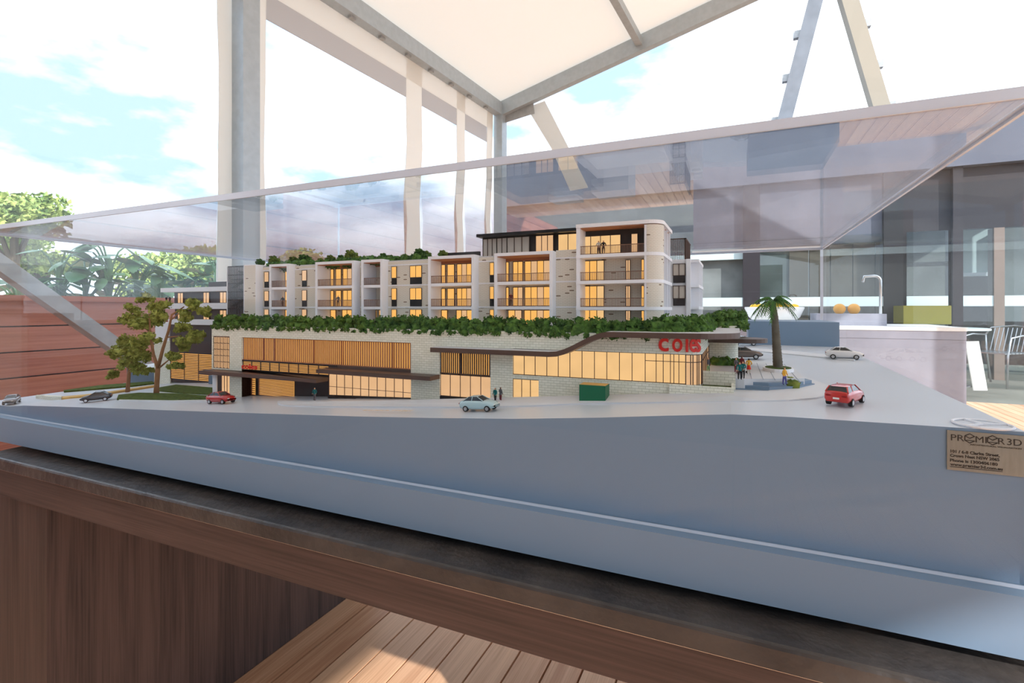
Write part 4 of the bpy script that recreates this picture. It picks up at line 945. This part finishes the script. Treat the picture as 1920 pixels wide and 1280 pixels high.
def roofmat():
    m, N, L, out = newmat('roof_pvc'); d = N.new('ShaderNodeBsdfDiffuse'); d.inputs[0].default_value = (*rgb(246, 244, 240), 1); t = N.new('ShaderNodeBsdfTranslucent'); t.inputs[0].default_value = (*rgb(250, 247, 240), 1)
    x = N.new('ShaderNodeMixShader'); x.inputs[0].default_value = .42; L.new(d.outputs[0], x.inputs[1]); L.new(t.outputs[0], x.inputs[2]); L.new(x.outputs[0], out.inputs[0])
roofmat()
M['pvc_white'] = M['roof_pvc']
part(roof, 'roof_sheet', 'roof_pvc', mq)
part(lambda m: m.bar(tpos(-.05, 0, ZE+.02), tpos(TLEN, 0, ZE+.02), .07, .11), 'eave_beam', 'alu', mq)
part(lambda m: m.bar(tpos(-.05, 2*SR, ZE+.02), tpos(TLEN, 2*SR, ZE+.02), .07, .11), 'eave_beam', 'alu', mq)
part(lambda m: m.bar(tpos(-.05, SR, zr_(SR)+.02), tpos(TLEN, SR, zr_(SR)+.02), .07, .11), 'ridge_beam', 'alu', mq)
for t in (0, 2.41, 4.9, 7.4):
    for s0, s1 in ((0, SR), (SR, 2*SR)): part(lambda m: m.bar(tpos(t, s0, zr_(s0)+.02), tpos(t, s1, zr_(s1)+.02), .06, .12), 'rafter', 'alu', mq)
    for s in (0, 2*SR):
        if s == 0 or t in (0, 7.4): part(lambda m: m.bar(tpos(t, s, 0), tpos(t, s, ZE-.03), .085, .085, (TN.x, TN.y, 0)), 'post', 'alu', mq)
sp_ = gs(1200, 88)[0]
part(lambda m: m.bar(tpos(0, sp_, zr_(sp_)+.03), tpos(TLEN, sp_, zr_(sp_)+.03), .05, .06), 'purlin', 'alu', mq)
part(lambda m: (m.bar(tpos(-.02, -.06, ZE-.02), tpos(-.02, .32, zr_(.32)-.05), .012, .16), ), 'corner_bracket', 'galv', mq)
def strip(name, x0, x1, mat, z0=0, z1=None, s=-.05, th=.004, wav=0.):
    t0, t1 = et(x0), et(x1); z1 = z1 or ZE-.03; n = 14; m = MB()
    for k in range(n):
        za, zb = z0+(z1-z0)*k/n, z0+(z1-z0)*(k+1)/n
        w = lambda z: s+wav*math.sin(z*4.1+x0)+wav*.5*math.sin(z*9.7)
        A, B, C_, D2 = tpos(t0, w(za), za), tpos(t1, w(za), za), tpos(t1, w(zb), zb), tpos(t0, w(zb), zb); m.quad(A, B, C_, D2)
        o_ = Vector((TN.x, TN.y, 0))*-th; m.quad(B+o_, A+o_, D2+o_, C_+o_)
        m.quad(A+o_, A, D2, D2+o_); m.quad(B, B+o_, C_+o_, C_)
    return m.build(name, mat, mq)
for x0, x1 in ((421, 449), (481, 510)): strip('curtain_border', x0, x1, 'pvc_white', wav=.008)
for x0, x1 in ((771, 800), (865, 880), (921, 931)): strip('curtain_border', x0, x1, 'pvc_white', wav=.012)
strip('curtain_border', -700, -560, 'pvc_white')
zv = ZE-.19
for x0, x1 in ((-560, 421), (510, 771), (800, 865), (880, 921)):
    strip('clear_pane', x0, x1, 'vinyl', 0, zv-.11, th=.0015); strip('valance_band', x0, x1, 'valance', zv-.11, zv+.02, s=-.045)
strip('curtain_header', 510, 931, 'pvc_white', zv+.02, ZE-.02, s=-.04, wav=.006)
strip('curtain_header', -560, 421, 'pvc_white', zv+.02, ZE-.02, s=-.04, wav=.006)
part(lambda m: [m.box(q.x-.012, q.x+.012, q.y-.02, q.y+.02, ZE-.05, ZE-.03) for q in [tpos(.25*k, .0) for k in range(1, 14)]], 'curtain_clip', 'galv', mq)
def gpan(name, px, mat, dy=0., th=.002):
    P = []
    for x, y in px: s, z = gs(x, y); P.append(tpos(dy, s, z))
    m = MB(); m.f.append(tuple(range(len(P)))); m.mi.append(0); m.v += [tuple(p) for p in P]
    n = len(P); m.v += [tuple(p-Vector((TD.x, TD.y, 0))*th) for p in P]; m.f.append(tuple(range(2*n-1, n-1, -1))); m.mi.append(0); return m.build(name, mat, mq)
s9 = 2*SR
m = MB(); G_ = [tpos(-.03, .06, 0), tpos(-.03, s9-.06, 0), tpos(-.03, s9-.06, ZE-.06), tpos(-.03, SR, zr_(SR)-.06), tpos(-.03, .06, ZE-.06)]
m.v = [tuple(p) for p in G_]; m.f = [tuple(range(5))]; m.mi = [0]; m.build('gable_pane', 'vinyl', mq)
gpan('gable_border', [(984, 199), (1018, 186), (1062, 272), (1100, 350), (1066, 356), (1030, 275)], 'pvc_white', -.035)
# raking steel brace outside the curtain wall
p0, p1 = atu(0, 497, -.70), atu(212, 646, -.70); dr = (p1-p0).normalized()
pa = p0-dr*1.2; kk = (0-p0.z)/dr.z; pe = p0+dr*kk
br = MB().bar(pa, pe, .05, .062, (1, 0, 0)); tag(br.build('steel_brace', 'galv', None), 'galvanised square steel brace slanting down outside the marquee', 'brace')

# ------------------------------------------------------------------ fence and planting on the far side
UFN = -1.4
fn = thing('timber_fence', (UFN, 3, -.14), 'red-brown stained fence of wide horizontal boards beyond the marquee', 'fence')
zc0 = EYE+.036
bd = None
for k in range(10):
    z1 = zc0-.119*k-(.003 if k else 0); z0 = zc0-.119*(k+1)+.003
    if z0 < -.2: break
    boxpart('board', 'fence_wood', fn, UFN-.02, UFN+(.004 if k % 2 else 0), -3, 8.4, z0, z1)
boxpart('backing', 'dark_panel', fn, UFN-.026, UFN-.0205, -3, 8.4, -.1, zc0-.004)
boxpart('cap_rail', 'fence_wood', fn, UFN-.05, UFN+.03, -3, 8.4, zc0, zc0+.026)
for k in range(6): boxpart('post', 'fence_wood', fn, UFN-.11, UFN-.0265, -2.6+2*k, -2.51+2*k, -.14, zc0)
rr = random.Random(9)
def leafmesh():
    m = MB(); n = 7; 
    for i in range(n+1):
        t = i/n; w = .34*math.sin(PI*min(1, t*.93+.07))**.8*(1-.35*t); z = -.28*t*t
        m.v += [(-w, t, z-.10*w), (0, t, z+.02), (w, t, z-.10*w)]
    for i in range(n):
        for j in range(2): a = 3*i+j; m.f.append((a, a+1, a+4, a+3)); m.mi.append(0)
    me = bpy.data.meshes.new('leaf'); me.from_pydata(m.v, [], m.f); me.materials.append(M['leaf_big']); me.polygons.foreach_set('use_smooth', [True]*len(me.polygons)); return me
LM = leafmesh()
for k, x in enumerate((40, 110, 160, 205, 255, 305, 355, 405)):
    u = UFN-.36-.25*rr.random(); p = atu(x, 560, u); hgt = EYE+rr.uniform(.26, .42)*(1 if k else .5)
    t = thing('broadleaf_plant', (u, p.y, -.14), 'glossy large-leaved green plant showing above the timber fence', 'plant', 'broadleaf plants behind the fence')
    m = MB(); tips = []
    for j in range(26):
        a = rr.uniform(0, 2*PI); ln = rr.uniform(.03, .15); z = hgt-rr.uniform(0, .34); b = Vector((u, p.y, z-.16)); tip = Vector((u+ln*math.cos(a)*.7, p.y+ln*math.sin(a), z)); m.tube([b, b.lerp(tip, .6)+Vector((0, 0, .03)), tip], .005, 5); tips.append((tip, a))
    m.tube([(u, p.y, -.14), (u, p.y, hgt-.1)], .014, 6); m.build('stem', 'leaf_big', t)
    for tip, a in tips:
        o = bpy.data.objects.new('leaf', LM); C.objects.link(o); o.parent = t; s_ = rr.uniform(.09, .17); o.location = tip-Vector((u, p.y, -.14)); o.scale = (s_, s_, s_); o.rotation_euler = (rr.uniform(-.5, .35), rr.uniform(-.4, .4), a-PI/2)
def bigtree(label, x, y, dist, h, r, n, mat, ls, grp=None):
    rd = ray(x, y); p = O+rd*dist; rr = random.Random(int(x*7+y)); t = thing('garden_tree', (p.x, p.y, -.14), label, 'tree', grp); m = MB()
    top = p.z; m.tube([(p.x, p.y, -.14), (p.x+.1, p.y, top*.5), (p.x, p.y, top)], [h*.035, h*.025, h*.012], 8)
    cl = []
    for k in range(9):
        a = rr.uniform(0, 2*PI); c = Vector((p.x+math.cos(a)*r*rr.uniform(.2, .75), p.y+math.sin(a)*r*rr.uniform(.2, .75), top+rr.uniform(-.5, .45)*r)); cl.append(c); m.tube([(p.x, p.y, top*.55), ((p.x+c.x)/2, (p.y+c.y)/2, (top*.6+c.z)/2+.1), c], [h*.014, h*.009, h*.004], 6)
    m.build('trunk', 'bark_far', t); f = MB()
    for c in cl: f.leaves(c, r*.5, n//9, ls, rr, (1, 1, .6), .1)
    f.build('foliage', mat, t)
bigtree('tall airy tree with layered pale green crown beyond the fence', 25, 385, 14, 5, 1.5, 5200, 'leaf_far', .09)
bigtree('airy light green tree leaning in beyond the fence', 70, 470, 17, 5, 1.5, 4200, 'leaf_far', .09)
bigtree('rounded yellow-green tree low behind the broadleaf plants', 385, 505, 20, 4, 1.7, 5200, 'leaf_far', .10)
bigtree('wide yellow-green tree partly hidden by the marquee post', 290, 520, 24, 4, 1.9, 4500, 'leaf_far', .11)
bigtree('distant green tree seen through the clear curtain behind the building', 560, 520, 30, 5, 2.2, 4200, 'leaf_far', .13)

# ------------------------------------------------------------------ pavilion behind the counter
VPV = 8.8
pv = thing('pavilion', (U(1500, VPV), VPV, 0), 'low flat-roofed glazed pavilion with dark posts behind the counter', 'building')
ztop = Z(1600, 224, VPV)
def pw(name, mat, xa, xb, ya, yb, v=VPV, th=.12, ref=1600): return boxpart(name, mat, pv, U(xa, v), U(xb, v), v, v+th, max(0, Z(ref, yb, v)), Z(ref, ya, v))
FLO = 760
boxpart('roof_fascia', 'wall_mauve', pv, U(948, VPV), U(2150, VPV), VPV-.05, VPV+5, Z(1600, 330, VPV), ztop); boxpart('roof_edge', 'wall_mauve', pv, U(946, VPV), U(2152, VPV), VPV-.10, VPV+5.05, ztop, ztop+.09)
pw('bulkhead', 'wall_mauve', 950, 1655, 330, 455, VPV+.1); pw('light_band', 'frost', 950, 1395, 455, 478, VPV+.1); pw('bulkhead', 'dark_frame', 1655, 2140, 330, 440, VPV+.1)
pw('concrete_wall', 'concrete_grey', 950, 1395, 478, FLO, VPV+.25); pw('dark_post', 'dark_frame', 1393, 1425, 330, FLO, VPV, .3)
pw('concrete_wall', 'concrete_grey', 1425, 1480, 455, FLO, VPV+.25)
for a, b in ((1480, 1516), (1518, 1556), (1558, 1598), (1600, 1640), (1642, 1656)): pw('timber_panel', 'brown_panel', a, b, 455, FLO, VPV+.22)
pw('dark_post', 'black', 1657, 1694, 330, FLO, VPV, .4)
pw('door_frame', 'dark_frame', 1694, 1700, 440, FLO, VPV+.1); pw('door_frame', 'dark_frame', 1778, 1786, 440, FLO, VPV+.1); pw('door_frame', 'dark_frame', 1700, 1778, 495, 502, VPV+.1)
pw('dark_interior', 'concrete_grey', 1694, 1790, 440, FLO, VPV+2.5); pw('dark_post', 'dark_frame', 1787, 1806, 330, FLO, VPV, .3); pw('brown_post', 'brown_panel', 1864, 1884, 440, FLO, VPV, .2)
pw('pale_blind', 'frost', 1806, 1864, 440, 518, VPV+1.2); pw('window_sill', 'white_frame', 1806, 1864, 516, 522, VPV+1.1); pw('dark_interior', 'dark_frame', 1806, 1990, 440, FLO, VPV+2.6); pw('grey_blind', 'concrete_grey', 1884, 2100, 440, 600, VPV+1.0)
for a, b in ((1425, 1656), (1700, 1778), (1806, 1864), (1884, 2100)):
    pw('glass_pane', 'glass', a, b, 440, FLO, VPV+.02, .01)
for a, b in ((1310, 1393), (1425, 1656), (1700, 1778), (1806, 1864), (1884, 2100)): pw('frosted_strip', 'frost', a, b, 556, 574, VPV+.012, .006)
ob = pw('bench_seat', 'olive', 1694, 1784, 573, 606, VPV-.6, .5); ob.name = 'olive_bench'; mw = ob.parent.location.copy(); ob.parent = None; ob.location = mw; tag(ob, 'olive yellow upholstered block bench before the dark glazed door', 'bench')
# A-frame struts on the pavilion roof
af = thing('a_frame', (U(1560, VPV+.4), VPV+.4, ztop), 'pair of leaning white steel struts with clips standing on the pavilion roof', 'steel frame')
for xa, ya, xb, yb in ((1466, 226, 1545, -60), (1655, 203, 1572, -60)):
    a, b = atv(xa, ya, VPV+.4), atv(xb, yb, VPV+.4); a.z = ztop+.10
    so = MB().bar(a, b, .22, .24, (0, 1, 0)).build('strut', 'strut_cream' if xa > 1600 else 'strut_grey', af)
    for k in range(4):
        q = a.lerp(b, .06+.27*k); s_ = -1 if xa < 1600 else 1; MB().box(q.x+s_*.07, q.x+s_*.20, q.y-.05, q.y+.05, q.z-.05, q.z+.07).build('clip', 'galv', so)
# ------------------------------------------------------------------ outdoor counter and what stands on it
ZC = .87
c1 = atz(1812, 614, ZC); vC = c1.y; uR = c1.x; uLc = U(1300, vC)
ct = thing('counter', ((uR+uLc)/2, vC+.4, 0), 'pale mauve concrete outdoor counter with white top', 'counter')
boxpart('front_slab', 'concrete_mauve', ct, uLc, uR, vC, vC+.05, 0, ZC-.10); boxpart('front_slab', 'concrete_mauve', ct, uLc, uR, vC-.003, vC+.05, ZC-.098, ZC-.031)
boxpart('carcass', 'concrete_mauve', ct, uLc+.01, uR-.003, vC+.05, vC+.9, 0, ZC-.031); boxpart('countertop', 'ceramic', ct, uLc-.01, uR+.004, vC-.008, vC+.91, ZC-.03, ZC)
vb = vC+.45
bc = atv(1451, 592, vb); bw_ = (U(1508, vb)-U(1395, vb))/2
bo = thing('fruit_bowl', (bc.x, vb, ZC), 'wide white bowl full of lemons on the counter', 'bowl')
bo2 = MB().lathe([(.45*bw_, .002), (.62*bw_, .01), (.86*bw_, .07), (bw_, .155), (.985*bw_, .165), (.93*bw_, .155), (.8*bw_, .09), (.5*bw_, .05), (.02, .045)], (bc.x, vb, ZC), 32); bo2.build('bowl_shell', 'ceramic', bo, True)
rr = random.Random(3)
lm0 = None
def lemon(mat, label, cat, loc, r, grp):
    global lm0
    m = MB(); m.lathe([(.04*r, -1.28*r), (.18*r, -1.18*r), (.55*r, -.85*r), (.88*r, -.45*r), (r, 0), (.88*r, .45*r), (.55*r, .85*r), (.18*r, 1.18*r), (.05*r, 1.28*r)] if cat == 'lemon' else [(.1*r, -r)]+[(r*math.cos(a), r*math.sin(a)) for a in [-1.3+.325*k for k in range(9)]]+[(.1*r, .97*r)], k=18)
    o = m.build('lemon' if cat == 'lemon' else 'orange', mat, None, True); o.location = loc; o.rotation_euler = (rr.uniform(.9, 1.6), rr.uniform(-.4, .4), rr.uniform(0, 6)) if cat == 'lemon' else (0, 0, 0); tag(o, label, cat, grp)
for k in range(11):
    a = 2*PI*k/8 if k < 8 else 2*PI*k/3; q = .66 if k < 8 else .24; lemon('lemon', 'bright yellow lemon heaped in the white bowl', 'lemon', (bc.x+bw_*q*math.cos(a), vb+bw_*q*math.sin(a), ZC+(.15 if k < 8 else .185)), .046, 'lemons in the bowl')
ta, tb_ = U(1530, vC+.25), U(1661, vC+.25); tz = Z(1600, 588, vC+.25)-ZC
tr = thing('stone_trough', ((ta+tb_)/2, vC+.4, ZC), 'low pale stone trough basin standing on the counter', 'basin')
part(lambda m: (m.box(ta, tb_, vC+.22, vC+.26, ZC, ZC+tz), m.box(ta, tb_, vC+.60, vC+.64, ZC, ZC+tz), m.box(ta, ta+.04, vC+.26, vC+.60, ZC, ZC+tz), m.box(tb_-.04, tb_, vC+.26, vC+.60, ZC, ZC+tz), m.box(ta+.04, tb_-.04, vC+.26, vC+.60, ZC, ZC+.05)), 'basin_shell', 'concrete_mauve', tr)
for x in (1574, 1601): lemon('orange_fruit', 'pale orange fruit on the stone trough', 'orange', (U(x, vC+.42), vC+.42, ZC+tz+.042), .05, 'fruit on the trough'); 
boxpart('grid_shelf', 'steel', tr, ta+.02, tb_-.02, vC+.3, vC+.56, ZC+tz-.02, ZC+tz-.008)
tu = U(1651, vC+.72); zt3 = Z(1640, 517, vC+.72)
tpth = [(tu, vC+.72, ZC)]+[(tu, vC+.72, zt3-.05)]+[(tu-.05+.05*math.cos(a), vC+.72, zt3-.05+.05*math.sin(a)) for a in [PI/2*k/5 for k in range(1, 6)]]+[(tu-.13, vC+.72, zt3-.005), (tu-.14, vC+.72, zt3-.06)]
tp2 = thing('tap', (tu, vC+.72, ZC), 'slim steel gooseneck tap rising behind the trough', 'tap'); part(lambda m: m.tube(tpth, .013, 10), 'spout', 'steel', tp2, True); MB().lathe([(.03, 0), (.03, .012), (.018, .02)], (tu, vC+.72, ZC), 16).build('base_ring', 'steel', tp2)
# terrace chair, table and leaning board
def chair(loc, rz):
    t = thing('terrace_chair', (0, 0, 0), 'slim aluminium armchair on the terrace beside the counter', 'chair'); 
    for s in (-1, 1):
        MB().tube([(s*.27, -.25, 0), (s*.26, -.22, .42), (s*.27, -.18, .64), (s*.28, 0, .67), (s*.26, .22, .66)], .013, 8).build('leg', 'steel', t, True); MB().tube([(s*.25, .30, 0), (s*.24, .20, .44), (s*.26, .22, .66)], .013, 8).build('leg', 'steel', t, True)
    MB().tube([(-.26, .22, .66), (-.24, .30, .76), (0, .34, .79), (.24, .30, .76), (.26, .22, .66)], .013, 8).build('back_rail', 'steel', t, True)
    m = MB(); [m.box(-.23, .23, -.22+.065*k, -.17+.065*k, .43, .445) for k in range(7)]; m.build('seat', 'steel', t)
    m = MB(); [m.tube([(-.20+.05*k, .21, .45), (-.20+.05*k, .31, .76)], .006, 5) for k in range(9)]; m.build('backrest', 'steel', t)
    t.location = loc; t.rotation_euler = (0, 0, rz)
q = atz(1868, 722, 0); chair((q.x, q.y, 0), -.9)
q = atz(1778, 722, 0); tt = thing('terrace_table', (q.x, q.y, 0), 'round pale cafe table behind the counter end', 'table')
MB().lathe([(.40, .735), (.42, .74), (.42, .76), (.40, .765)], (q.x, q.y, 0), 28).build('table_top', 'frost', tt); MB().lathe([(.22, 0), (.22, .015), (.03, .03), (.03, .74)], (q.x, q.y, 0), 20).build('pedestal', 'steel', tt)
a, b = atz(1838, 735, 0), atv(1822, 640, atz(1838, 735, 0).y+.15)
tag(MB().bar(a+Vector((0, 0, .02)), b, .13, .03, (0, 1, 0)).build('leaning_board', 'pvc_white', None), 'narrow white board leaning beside the counter end', 'board')
